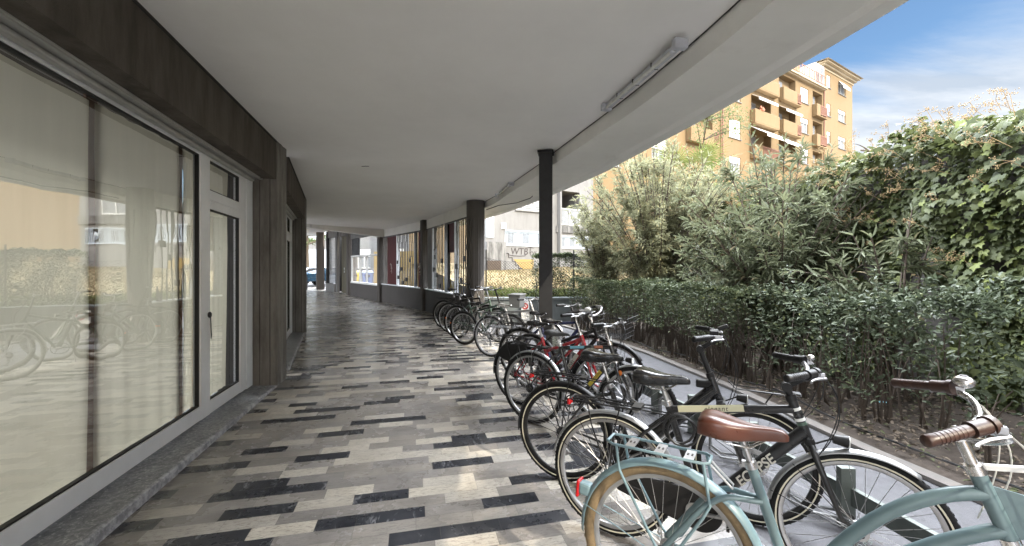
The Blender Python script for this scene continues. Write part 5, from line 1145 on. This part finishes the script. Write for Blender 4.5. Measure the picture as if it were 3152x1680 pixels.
    else: st.tube([ax(htop), ax(kz - .05), tuple(C)], [.0155, .0155, .013], 12)
    st.cyl(tuple(C + Vector((0, -.022, 0))), tuple(C + Vector((0, .022, 0))), .019, n=14)
    Tm(st).build('stem', stem, root, ang=60)
    for k0, k1, rh in ((htop - .012, htop + .016, .0245), (.378, .402, .0235)): hs = MB(); hs.tube([ax(k0), ax(k1)], rh, 16); Tm(hs).build('headset_cup', 'chrome' if stem == 'chrome' else 'bmatt', root)
    hbm = MB(); ends = []
    for s_ in (-1, 1):
        gm = MB(); lv = MB()
        if bar == 'flat' or bar == 'quill': path = [C, C + Vector((.005, s_ * .10, .008)), C + Vector((-.01, s_ * .2, .022)), C + Vector((-.045, s_ * bar_w, .022))]
        elif bar == 'adj': path = [C, C + Vector((.02, s_ * .09, .03)), C + Vector((-.01, s_ * .19, .05)), C + Vector((-.10, s_ * (bar_w - .01), .045))]
        else: path = [C, C + Vector((.035, s_ * .06, .005)), C + Vector((.07, s_ * .13, .04)), C + Vector((.055, s_ * .20, .075)), C + Vector((-.015, s_ * .245, .088)), C + Vector((-.115, s_ * (bar_w + .02), .062))]
        pts = [Vector(p) for p in path]; dn = []
        for i in range(len(pts) - 1):
            p0 = pts[max(i - 1, 0)]; p1 = pts[i]; p2 = pts[i + 1]; p3 = pts[min(i + 2, len(pts) - 1)]
            for q in range(5): t = q / 5; dn.append(.5 * ((2 * p1) + (-p0 + p2) * t + (2 * p0 - 5 * p1 + 4 * p2 - p3) * t * t + (-p0 + 3 * p1 - 3 * p2 + p3) * t ** 3))
        dn.append(pts[-1]); hbm.tube(dn, .0111, 10)
        e1 = pts[-1]; dr = (pts[-1] - pts[-2]).normalized(); g0 = e1 - dr * .125; gm.tube([g0, g0 + dr * .01, e1 - dr * .03, e1 + dr * .002, e1 + dr * .006], [.0155, .0165, .0158, .0175, .015], 14)
        for q in range(7): gm.tube([g0 + dr * (.018 + q * .013), g0 + dr * (.022 + q * .013)], .0172, 14)
        ends.append((g0, dr, s_))
        if twist: gm.tube([g0 - dr * .052, g0 - dr * .004], .0215, 16); gm.tube([g0 - dr * .07, g0 - dr * .054], .026, 16)
        side = Vector((1, 0, -.28)).normalized(); l0 = g0 - dr * .05; lv.box(tuple(l0 + side * .018), (.045, .022, .022)); lv.tube([l0 + side * .03, l0 + side * .052 + dr * .01, l0 + side * .045 + dr * .06, l0 + side * .050 + dr * .10, l0 + side * .058 + dr * .12], [.007, .0055, .005, .0045, .006], 8)
        Tm(gm).build('grip', grip, root, ang=60); Tm(lv).build('brake_lever', lever, root)
    Tm(hbm).build('handlebar', barm, root)
    cbm = MB()
    for i, (g0, dr, s_) in enumerate(ends):
        l0 = g0 - dr * .06 + Vector((.03, 0, -.01)); tgt = Vector(ax(.36)) + Vector((.04, s_ * .02, .0)) if i == 0 else Vector(ax(.48)) + Vector((.0, .03, 0))
        mid = (l0 + tgt) / 2 + Vector((.13, -s_ * .05, .02)); cbm.tube(bez(l0, mid, tgt, 12), .0022, 5)
        l1 = l0 + Vector((.0, -s_ * .03, -.012)); cbm.tube(bez(l1, (l1 + tgt) / 2 + Vector((.12, s_ * .07, .10)), tgt + Vector((-.03, 0, -.05)), 12), .0023, 5)
    Tm(cbm).build('brake_cables', 'wcable' if fm == 'teal' else 'cable', root)
    if bell:
        g0, dr, s_ = ends[bell[1]]; p = g0 - dr * (.075 if not twist else .095) + Vector((.0, 0, .022)); bb = MB(); bb.sphere(tuple(p), bell[2], 16, 10, (1, 1, .72)); bb.cyl(tuple(p - Vector((0, 0, .02))), tuple(p), .008)
        Tm(bb).build('bell', bell[0], root)
        if bell[2] > .026: q_ = MB(); q_.cyl(tuple(p + Vector((0, 0, bell[2] * .66))), tuple(p + Vector((0, 0, bell[2] * .76))), .011, n=14); Tm(q_).build('bell_cap', 'inkd', root)
    # fenders
    if fend:
        m = MB(); fender(m, Rw + .014, rfa[0], rfa[1], (0, 0, Rw), tr + .009, .022 if frame == 'step' else .014); ro = m.build('fender', fend[0], root, ang=70, solid=.0018)
        s = MB(); [s.tube([(0.0, y * .064, Rw), ((Rw + .012) * math.cos(rfa[1] - a_), y * (tr + .006), Rw + (Rw + .012) * math.sin(rfa[1] - a_))], .0022, 5) for y in (-1, 1) for a_ in ((.35,) if frame == 'step' else (.3, .85))]; s.build('fender_stay', fend[1] if len(fend) > 1 else 'bmatt', ro)
        m = MB(); fender(m, Rw + .014, ffa[0], ffa[1], (wb, 0, Rw), tr + .009); fo = Tm(m).build('fender', fend[0], root, ang=70, solid=.0018)
        s = MB(); [s.tube([(wb, y * .064, Rw), (wb + (Rw + .012) * math.cos(ffa[1] - a_), y * (tr + .006), Rw + (Rw + .012) * math.sin(ffa[1] - a_))], .0022, 5) for y in (-1, 1) for a_ in (.12, .6)]; Tm(s).build('fender_stay', fend[1] if len(fend) > 1 else 'bmatt', fo)
    # rear rack
    if rack:
        rz = Rw * 2 + .055; m = MB(); r_ = .0055 if rack != 'tealf' else .0062
        xr, xf = -.24, .15
        loop = [(xf, -.055, rz), (xr + .03, -.06, rz), (xr, -.045, rz + .004), (xr, .045, rz + .004), (xr + .03, .06, rz), (xf, .055, rz), (xf + .02, .04, rz), (xf + .02, -.04, rz)]
        m.tube(loop, r_, 8, closed=True)
        for y in (-1, 1):
            if rack == 'tealf':
                m.tube([(xr + .045, y * .058, rz - .005), (xr + .06, y * .066, rz - .10), (-.03, y * .070, Rw + .05)] + bez((-.03, y * .07, Rw + .05), (.0, y * .07, Rw - .0), (.05, y * .07, Rw + .04), 4) + [(.15, y * .068, .57), (.175, y * .064, .62), (xf, y * .056, rz)], r_, 8)
            else:
                m.tube([(-.13, y * .056, rz), (-.10, y * .068, rz - .12), (0, y * .070, Rw + .02)], r_ * .8, 6); m.tube([(.06, y * .056, rz), (.03, y * .068, rz - .14), (.004, y * .070, Rw + .02)], r_ * .8, 6)
                m.tube([(xf - .02, y * .03, rz), (seat(.72)[0] - .02, y * .02, .74)], r_ * .7, 6)
        if rack != 'tealf':
            for y in (-.022, .022): m.tube([(xr + .01, y, rz + .004), (-.05, y, rz + .012), (xf + .01, y, rz)], r_ * .8, 6)
            for x in (-.16, -.04, .08): m.tube([(x, -.056, rz), (x, .056, rz)], r_ * .8, 6)
            m.box((xf, 0, rz + .006), (.05, .10, .012))
        ro = m.build('luggage_rack', rack, root, ang=60)
        if rack == 'tealf':
            b = MB(); [b.box((x, 0, rz + .001), (.038, .108, .004)) for x in (-.14, -.02, .095)]; b.build('rack_plate', 'silver', ro, smooth=False)
            b = MB(); [b.box((x + dx, dy, rz + .0042), (.007, .018, .002)) for x in (-.14, -.02, .095) for dx, dy in ((-.008, 0), (.008, 0))]; b.build('slot', 'inkd', ro, smooth=False)
            b = MB(); b.tube([(.17, -.02, rz - .01), (.25, -.02, .69), (.25, .02, .69), (.17, .02, rz - .01)], .005, 6); b.build('spring_clamp', 'fsilver', ro)
    if tail == 'rack': b = MB(); b.box((-.256, 0, Rw * 2 + .03), (.018, .06, .034)); b.build('tail_light', 'rred', root, smooth=False, bevel=.006)
    if tail == 'fender':
        a = 2.72; p = Vector(((Rw + .03) * math.cos(a), 0, Rw + (Rw + .03) * math.sin(a))); mt = Matrix.Rotation(-(a - R(90)) , 3, 'Y')
        b = MB(); b.box(tuple(p), (.06, .052, .055), mtx=Matrix.Rotation(R(6), 3, 'Y')); to = b.build('tail_light', fend[0], root, smooth=False, bevel=.012); b = MB(); b.box(tuple(p + Vector((-.032, 0, -.002))), (.014, .058, .075), mtx=Matrix.Rotation(R(4), 3, 'Y')); b.build('red_lens', 'rred', to, smooth=False, bevel=.006)
    # drive train on the right side (-y)
    d = MB(); ch = .004
    if chain == 'case':
        V = []; pr = [(.15, a) for a in range(12)]
        out = []
        for i in range(18): a = R(-95 + 190 * i / 17); out.append((BB[0] + .105 * math.cos(a), BB[2] + .105 * math.sin(a)))
        out += [(0.02, Rw + .055), (-.03, Rw + .03), (-.04, Rw), (-.02, Rw - .04)]
        n_ = len(out); d.add([(x, -.058, z) for x, z in out] + [(x, -.040, z) for x, z in out], [tuple(range(n_)), tuple(range(n_, 2 * n_))[::-1]] + [(i, n_ + i, n_ + (i + 1) % n_, (i + 1) % n_) for i in range(n_)])
        d.build('chain_case', 'bmatt', root, smooth=False, bevel=.005)
    else:
        d.sweep([(-.012, -.052), (0, -.050), (0, -.047), (-.012, -.046)], .088, 0, 2 * math.pi, 32, (BB[0], 0, BB[2]))
        for q in range(5): a = q * 1.2566; d.beam((BB[0], -.049, BB[2]), (BB[0] + .08 * math.cos(a), -.049, BB[2] + .08 * math.sin(a)), .014, .004)
        d.sweep([(-.02, -.046), (0, -.046), (0, -.030), (-.02, -.030)], .045, 0, 2 * math.pi, 22, (0, 0, Rw))
        d.tube([(BB[0], -.048, BB[2] + .088), (0, -.040, Rw + .043)], .0035, 4); d.tube([(BB[0], -.048, BB[2] - .088), (.03, -.040, Rw - .13), (-.005, -.040, Rw - .09), (.005, -.04, Rw - .045)], .0035, 4)
        d.build('drive_train', 'gmet', root, smooth=False)
        e = MB(); e.beam((.012, -.045, Rw - .045), (.03, -.045, Rw - .13), .010, .03, (0, 1, 0)); e.cyl((.012, -.05, Rw - .06), (.012, -.038, Rw - .06), .022, n=12); e.cyl((.028, -.05, Rw - .125), (.028, -.038, Rw - .125), .024, n=12); e.tube(bez((0, -.05, Rw - .02), (-.07, -.06, Rw - .02), (-.02, -.055, Rw + .1), 8), .003, 5); e.build('derailleur', 'silver', root, smooth=False)
        if chain == 'guard': g_ = MB(); g_.sweep([(-.004, -.060), (.012, -.060), (.012, -.056), (-.004, -.056)], .097, 0, 2 * math.pi, 32, (BB[0], 0, BB[2])); g_.build('chain_guard', 'bmatt', root)
    ca_ = random.uniform(-.6, .9); c = MB(); dx_, dz_ = .168 * math.cos(ca_), .168 * math.sin(ca_)
    c.beam((BB[0], -.072, BB[2]), (BB[0] + dx_, -.078, BB[2] - dz_), .012, .024, (0, 1, 0)); c.beam((BB[0], .072, BB[2]), (BB[0] - dx_, .078, BB[2] + dz_), .012, .024, (0, 1, 0)); c.cyl((BB[0], -.082, BB[2]), (BB[0], .078, BB[2]), .017, n=12)
    co = c.build('cranks', 'silver', root, smooth=False, bevel=.004)
    for s_ in (-1, 1):
        px, pz = BB[0] + (-s_) * dx_, BB[2] + s_ * dz_; pm = MB(); y0 = s_ * .085
        pm.box((px, y0 + s_ * .05, pz + .012), (.085, .018, .012)).box((px, y0 + s_ * .05, pz - .012), (.085, .018, .012)); pm.box((px - .04, y0 + s_ * .05, pz), (.014, .085, .026)).box((px + .04, y0 + s_ * .05, pz), (.014, .085, .026)); pm.cyl((px, y0, pz), (px, y0 + s_ * .095, pz), .010)
        pm.build('pedal', 'bmatt', root, smooth=False, bevel=.003)
    kk = MB(); kk.tube([(.30, .05, .30), (.24, .13, .012), (.25, .15, .006)], .0065, 6); kk.build('kickstand', 'silver', root)
    if headlight:
        p = Vector(ax(.37)) + Vector((.085, 0, .05)); h = MB(); h.cyl(tuple(p), tuple(p + Vector((.055, 0, -.005))), .020, .028, 16); h.tube([ax(.375), tuple(p)], .004, 6); ho = Tm(h).build('headlight', 'bmatt', root, ang=50); q_ = MB(); q_.cyl(tuple(p + Vector((.055, 0, -.005))), tuple(p + Vector((.060, 0, -.005))), .026, n=16); Tm(q_).build('lens', 'white', ho)
    if front_rack:
        p = Vector(ax(.40)); m = MB(); zr = Rw * 2 + .10
        for y in (-.05, .05): m.tube([(wb - .14, y * .5, zr + .05), (wb - .10, y, zr + .01), (wb + .20, y * .9, zr), (wb + .235, y * .5, zr)], .0035, 6)
        m.tube([(wb + .235, -.025, zr), (wb + .235, .025, zr)], .0035, 6); m.box((wb + .21, 0, zr + .01), (.05, .06, .006)); m.tube([(wb + .1, 0, zr), (wb + .06, 0, Rw * 2 + .03)], .004, 6); m.box((wb + .06, 0, zr - .004), (.16, .022, .004)); Tm(m).build('front_rack', 'cable', root)
    if basket:
        bx0, bx1, bw, bz0, bz1, flare, bm = basket; m = MB(); ny_ = 9; 
        def rim_(z, f_, r_): m.tube([(bx0 - f_, -bw - f_, z), (bx1 + f_, -bw - f_, z), (bx1 + f_, bw + f_, z), (bx0 - f_, bw + f_, z)], r_, 5, closed=True)
        for q in range(5): t = q / 4; rim_(bz0 + (bz1 - bz0) * t, flare * t, .004 if q in (0, 4) else .0022)
        for q in range(17): 
            t = q / 16; x = bx0 + (bx1 - bx0) * t; xt = bx0 - flare + (bx1 - bx0 + 2 * flare) * t
            for s_ in (-1, 1): m.tube([(x, s_ * bw, bz0), (xt, s_ * (bw + flare), bz1)], .0014, 4)
            m.tube([(x, -bw, bz0), (x, bw, bz0)], .0014, 4)
        for q in range(13):
            t = q / 12; y = -bw + 2 * bw * t; yt = -bw - flare + 2 * (bw + flare) * t
            for xa, xb in ((bx0, bx0 - flare), (bx1, bx1 + flare)): m.tube([(xa, y, bz0), (xb, yt, bz1)], .0014, 4)
            if q % 2 == 0: m.tube([(bx0, y, bz0), (bx1, y, bz0)], .0014, 4)
        m.build('wire_basket', bm, root, smooth=False)
    if box:
        x0, x1, bw, z0, z1 = box; m = MB(); m.hexa([(x0 + .02, -bw + .02, z0), (x1 - .02, -bw + .02, z0), (x1 - .02, bw - .02, z0), (x0 + .02, bw - .02, z0), (x0, -bw, z1), (x1, -bw, z1), (x1, bw, z1), (x0, bw, z1)]); m.box(((x0 + x1) / 2, 0, z1 + .006), (x1 - x0 + .03, 2 * bw + .03, .022)); m.build('luggage_box', 'gray_pl', root, smooth=False, bevel=.008)
    if lock:
        m = MB(); c_ = Vector(seat(.70)); 
        for q in range(lock[0]): rr_ = random.Random(q + 3); m.tube([tuple(c_ + Vector((.03 + .075 * math.cos(t) + q * .02, -.035 - .03 * math.sin(t * .5) - q * .006, -.01 + .075 * math.sin(t) - .01 * q))) for t in [i * .42 for i in range(16)]], .0065, 8)
        m.build('coil_lock', lock[1], root)
    if mudflap:
        m = MB(); P = [((Rw - .01) * math.cos(a) , Rw + (Rw - .01) * math.sin(a)) for a in [R(d_) for d_ in range(35, 150, 8)]] + [(-.12, Rw + .13), (.12, Rw + .13)]
        for y in (-.052, .052): m.add([(x, y, z) for x, z in P], [tuple(range(len(P)))])
        m.build('coat_guard', 'bmatt', root, smooth=False, solid=.002)
    if extras: extras(root, ax, BB, seat)
    return root
def decal(root, a, b, off, hgt, m, y=-.021, name='decal', th=.0012):
    """flat patch between two frame points on the right side"""
    a = Vector(a); b = Vector(b); d = (b - a).normalized(); u = Vector((-d.z, 0, d.x))
    P = [a + u * (off - hgt / 2), b + u * (off - hgt / 2), b + u * (off + hgt / 2), a + u * (off + hgt / 2)]
    return MB().add([(p.x, y, p.z) for p in P] + [(p.x, y - th, p.z) for p in P], [(0, 1, 2, 3), (7, 6, 5, 4), (0, 4, 5, 1), (1, 5, 6, 2), (2, 6, 7, 3), (3, 7, 4, 0)]).build(name, m, root, smooth=False)
def ttext(root, body, a, b, size, m, y, f0=0.0, shear=0.0, spacing=1.0, off=0.0, zo=0.0):
    a = Vector(a); b = Vector(b); d = (b - a).normalized(); p = a + (b - a) * f0 + Vector((-d.z, 0, d.x)) * (zo - size * .36); an = math.atan2(d.z, d.x)
    o = text(body, size, m, root, (p.x, y, p.z), (0, 0, 0), 'lettering', .0004, shear, spacing, off=off)
    o.rotation_euler = (Matrix.Rotation(-an, 3, 'Y') @ Matrix.Rotation(R(90), 3, 'X')).to_euler(); return o

def ex1(root, ax, BB, seat):   # pale teal step-through
    ttext(root, 'ELOPS', (.60, 0, .575), (.73, 0, .695), .022, 'inkp', -.0222, 0, spacing=1.5)
    b = MB(); b.hexa([ax(.6), (ax(.6)[0] + .115, -.004, ax(.6)[2] + .018), (ax(.6)[0] + .115, .012, ax(.6)[2] + .018), (ax(.6)[0], .012, ax(.6)[2]), *[(p[0], p[1], p[2] + .016) for p in (ax(.6), (ax(.6)[0] + .115, -.004, ax(.6)[2] + .018), (ax(.6)[0] + .115, .012, ax(.6)[2] + .018), (ax(.6)[0], .012, ax(.6)[2]))]])
    b.build('white_tag', 'white', root, smooth=False)
def ex2(root, ax, BB, seat):   # black city bike with silver fenders
    a, b = Vector(BB), Vector(ax(.44)); ttext(root, 'ECLIPSE', a, b, .064, 'inkg', -.0315, .37, .18, 1.0, off=.0012)
    o = ttext(root, 'city line', a, b, .022, 'inkd', -.0335, .09, .15); decal(root, a.lerp(b, .06), a.lerp(b, .24), 0, .046, 'cream', -.0312)
    s, h = Vector(seat(.765)), Vector(ax(.545)); decal(root, s.lerp(h, .08), s.lerp(h, .62), .012, .034, 'cream', -.0210); ttext(root, 'elegant', s, h, .034, 'inkd', -.0230, .30, .2, 1.15, zo=.012)
    for k_, (f, m) in enumerate(((.47, 'green'), (.49, 'white'), (.515, 'bpaint'), (.54, 'white'))): b_ = MB(); b_.tube([ax(f), ax(f + .014)], .0216, 16); b_.build('head_badge', m, root)
    b_ = MB(); b_.cyl((.445, -.0605, .285), (.445, -.066, .285), .040, n=20); b_.build('chain_case_hub', 'silver', root)
    # small black front lamp on the bar and coiled lock cable already built
def ex3(root, ax, BB, seat):
    a, b = Vector(BB), Vector(ax(.46)); d = decal(root, a.lerp(b, .50), a.lerp(b, .92), .022, .003, 'inkr', -.030); decal(root, a.lerp(b, .60), a.lerp(b, .98), -.018, .002, 'inkr', -.0335)
    b_ = MB(); p = ax(.66); b_.box((p[0] + .06, -.05, p[2] + .17), (.05, .09, .03)); b_.box((p[0] + .11, .0, p[2] + .20), (.06, .06, .022), mtx=Matrix.Rotation(R(-25), 3, 'Y')); b_.build('display', 'bmatt', root, smooth=False, bevel=.005)
    b_ = MB(); b_.cyl((.47, -.062, .30), (.47, .062, .30), .078, n=24); b_.build('motor', 'bmatt', root, ang=50)
    b_ = MB(); p = Vector(ax(.44)); b_.box((p.x - .075, 0, p.z + .045), (.09, .05, .05)); b_.build('lamp_housing', 'bmatt', root, smooth=False, bevel=.012)
def ex4(root, ax, BB, seat):
    s, h = Vector(seat(.775)), Vector(ax(.52)); decal(root, s.lerp(h, .22), s.lerp(h, .50), .006, .022, 'bluest', -.0212); decal(root, s.lerp(h, .70), s.lerp(h, .86), .006, .022, 'orst', -.0212); decal(root, s.lerp(h, .65), s.lerp(h, .69), .006, .022, 'gray_pl', -.0212)
    a, b = Vector(BB), Vector(ax(.435)); decal(root, a.lerp(b, .40), a.lerp(b, .70), .004, .034, 'yellow', -.0238); ttext(root, 'NIZZERI', a, b, .030, 'inkr', -.0254, .50, .1, .95, zo=.006)
    b_ = MB(); b_.tube([(p.x + .012 * math.sin(i * 2.1), .012 * math.cos(i * 1.9), p.z) for i, p in enumerate([Vector(seat(z)) for z in [.80 + .008 * q for q in range(14)]])], .014, 7); b_.build('plastic_wrap', 'white', root)
    b_ = MB(); b_.sphere((ax(.33)[0] + .03, -.03, ax(.33)[2] - .03), .018, 10, 6, (1, .5, 1.3)); b_.build('reflector', 'orange', root)
def ex5(root, ax, BB, seat):
    a, b = Vector(BB), Vector(ax(.435)); decal(root, a.lerp(b, .34), a.lerp(b, .80), -.004, .040, 'inkg', -.0238); ttext(root, 'ANNEL', a, b, .046, 'inkd', -.0254, .42, .1, 1.0, zo=-.004); 
    f = MB(); f.tube([(BB[0] - .05, 0, BB[2] + .16), ax(.50)], .015, 12); f.build('upper_tube', 'red', root); f = MB(); f.tube([(BB[0] - .04, 0, BB[2] + .10), tuple(Vector(BB).lerp(Vector(ax(.46)), .35) + Vector((-.03, 0, .05)))], .0162, 12); f.build('blue_tube_section', 'navy', root)
    c = MB(); rr_ = random.Random(4); pts = [Vector((.50 + .05 * q, -.03 - .01 * math.sin(q * 1.7), .50 - .012 * q + .05 * math.sin(q * .8))) for q in range(10)]
    for q in range(len(pts) - 1):
        for t in (0, .33, .66): p = pts[q].lerp(pts[q + 1], t); c.sweep([(-.004, -.004), (.004, -.004), (.004, .004), (-.004, .004)], .012, 0, 2 * math.pi, 8, tuple(p))
    c.build('chain_lock', 'gmet', root)
def tag2(root, ax, BB, seat):
    b_ = MB(); b_.sphere((-.30, -.02, .42), .018, 10, 6, (.6, 1, 1)); b_.build('reflector', 'orange', root)
bikes = []
B = bikes.append
B(bike('pale teal step through bicycle with tan tyres and brown saddle, nearest the camera', (.64, 1.745), -31.5, 'step', 'teal', Rw=.36, wb=1.17, tyre='tan', rim='fsilver', stripe=False, tr=.026, fend=('tealf', 'tealf'), rfa=(-.25, 3.2), rack='tealf', sad='brownl', sadz=.955, sadL=.30,
       bar='swept', barz=1.045, barm='chrome', grip='brownd', stem='chrome', bell=('chrome', 1, .030), headlight=False, tail='fender', chain='case', steer=R(-6), twist=True, stmax=.79, extras=ex1, basket=(1.13, 1.38, .14, .84, 1.02, .03, 'cable'), bar_w=.315, lean=R(-1.5)))
B(bike('black bicycle lettered ECLIPSE with silver fenders and coiled lock, second from the camera', (.575, 2.42), -28.0, 'trek', 'gmet', wb=1.13, tr=.021, fend=('fsilver',), rfa=(-.2, 3.0), ffa=(.95, 2.95), rack='bmatt', sad='bleather', sadz=.97, sadL=.29, bar='adj', barz=1.05, barm='silver', grip='bmatt', stem='bmatt',
       bell=('chrome', 1, .020), tail='rack', chain='case', twist=True, stmax=.80, extras=ex2, lock=(2, 'cable'), spm='spoke', rim='silver', lean=R(-1)))
B(bike('black electric bicycle with a thick down tube and front rack, third from the camera', (.375, 3.03), -25.5, 'ebike', 'bpaint', wb=1.20, tr=.022, fend=('bmatt',), rfa=(-.2, 3.25), ffa=(.6, 2.7), rack='bmatt', sad='bleather', sadz=.955, sadL=.28, bar='adj', barz=1.11, barm='bmatt', grip='bmatt', stem='bmatt', tail='rack', chain='guard', susp=True, front_rack=True,
       stmax=.72, extras=ex3, lock=(1, 'cable'), rim='bmatt', spm='spoke', seatclamp='chrome', disc=True, lean=R(-1)))
B(bike('black diamond frame bicycle with blue, orange and yellow stickers on its tubes', (.195, 4.14), -35.5, 'diamond', 'bpaint', wb=1.05, fend=('fsilver', 'silver'), rfa=(-.25, 2.4), ffa=(.9, 3.0), rack='bmatt', sad='bfoam', sadz=.94, sadL=.255, bar='quill', barz=1.07, barm='silver', grip='bmatt', stem='chrome', bell=('bmatt', 1, .018), stmax=.80, extras=ex4, chain='open', stripe=False, lean=R(-1.5)))
B(bike('red bicycle with a white ribbed bell and chain lock, behind the stickered black one', (.08, 4.70), -37, 'low', 'red', wb=1.02, fend=('bmatt', 'silver'), rfa=(-.25, 3.3), ffa=(.8, 3.0), rack='bmatt', sad='bleather', sadz=.965, sadL=.26, bar='quill', barz=1.10, barm='silver', grip='bmatt', stem='chrome', bell=('white', 1, .034), mudflap=True, extras=ex5, stripe=False, rim='silver', tubeR=.0155, lean=R(1)))
B(bike('dark blue bicycle with a black wire basket on its rear rack', (.11, 5.72), -33, 'diamond', 'navy', wb=1.05, fend=('bmatt',), rack='bmatt', sad='bleather', sadz=.955, sadL=.24, bar='flat', barz=1.06, barm='bmatt', grip='bmatt', stem='bmatt', stripe=False, basket=(-.44, -.02, .16, .70, .90, .05, 'cable'), headlight=False, lean=R(-2)))
B(bike('black bicycle with a big front wire basket, parked just behind the red one', (.26, 5.22), -33, 'low', 'bmatt', wb=1.05, fend=('bmatt',), rack=None, sad='bleather', sadz=.92, sadL=.25, bar='swept', barz=1.0, barm='silver', grip='bmatt', stem='chrome', stripe=False, basket=(.92, 1.22, .16, .78, 1.0, .04, 'cable'), lean=R(1)))
B(bike('silver rear rack bicycle with a shiny silver saddle, fourth from the far end', (-.37, 7.17), -31, 'diamond', 'silver', wb=1.05, fend=('silver', 'silver'), rfa=(1.0, 3.2), rack='silver', sad='chrome', sadz=.93, sadL=.26, bar='flat', barz=1.02, barm='silver', grip='bmatt', stem='chrome', stripe=False, headlight=False, lean=R(-1)))
B(bike('dark green mountain bicycle with fat tyres and a grey luggage box in front', (-.95, 8.28), -28, 'diamond', 'dgreen', Rw=.335, wb=1.07, tr=.026, rack=None, sad='bleather', sadz=.86, sadL=.26, bar='flat', barz=1.13, barm='bmatt', grip='bmatt', stem='bmatt', stripe=False, susp=True, headlight=False, stmax=.72, box=(1.08, 1.32, .12, .80, 1.03), extras=tag2, lean=R(2)))
B(bike('light green framed bicycle with an orange wheel reflector, third from the far end', (-1.20, 9.05), -30, 'low', 'green', wb=1.06, fend=('bmatt',), rack='bmatt', sad='bleather', sadz=.94, sadL=.25, bar='flat', barz=1.12, barm='silver', grip='bmatt', stem='silver', stripe=False, extras=tag2, lean=R(-2)))
B(bike('dark bicycle with an open sprung saddle, second from the far end', (-1.45, 9.75), -29, 'diamond', 'bmatt', wb=1.06, fend=('gmet',), rack=None, sad='bleather', sadz=.95, sadL=.25, bar='quill', barz=1.06, barm='silver', grip='bmatt', stem='chrome', stripe=False, headlight=False, lean=R(1)))
B(bike('black bicycle with a rear rack by the low wall, farthest from the camera', (-1.70, 10.44), -30, 'low', 'bmatt', wb=1.06, fend=('bmatt',), rack='bmatt', sad='bleather', sadz=1.02, sadL=.25, bar='flat', barz=1.14, barm='bmatt', grip='bmatt', stem='bmatt', stripe=False, headlight=False, lean=R(-1)))

# ------------------------------------------------------------------ bicycle stands: posts on a low rail with tube hoops
RK = [(2.12, 1.2), (2.10, 2.0), (2.03, 2.47), (1.90, 3.12), (1.73, 3.8), (1.545, 4.42), (1.33, 5.2), (1.05, 6.1), (.72, 7.2), (.38, 8.2)]
rk = empty('bicycle_stand', (0, 0, 0), (0, 0, 0), 'low grey green steel bicycle stand running under the front wheels', 'bicycle rack')
b = MB()
for p, q in zip(RK[:-1], RK[1:]): b.beam((*p, .18), (*q, .18), .035, .105)
b.build('rail', 'rack', rk, smooth=False, bevel=.003)
for i, (x, y) in enumerate([(2.10, 1.55), (2.01, 2.50), (1.86, 3.22), (1.70, 3.90), (1.53, 4.42), (1.30, 5.28), (1.05, 6.05), (.74, 7.1)]):

    MB().box((x - .01, y, .175), (.085, .045, .35), R(-4)).build('post', 'rack', rk, smooth=False, bevel=.004)
    hp = MB(); hx = R(-28); c, s_ = math.cos(hx), math.sin(hx)
    for dy in (-.045, .045):
        pts = [(0, dy, .06), (-.22, dy, .05), (-.30, dy, .10), (-.30, dy, .26), (-.26, dy, .30)]; hp.tube([(x + px * c - py * s_, y + px * s_ + py * c, pz) for px, py, pz in pts], .010, 8)
    hp.tube([(x + px * c - py * s_, y + px * s_ + py * c, pz) for px, py, pz in ((-.26, -.045, .30), (-.255, 0, .305), (-.26, .045, .30))], .010, 8)
    hp.build('wheel_hoop', 'gray_pl', rk)
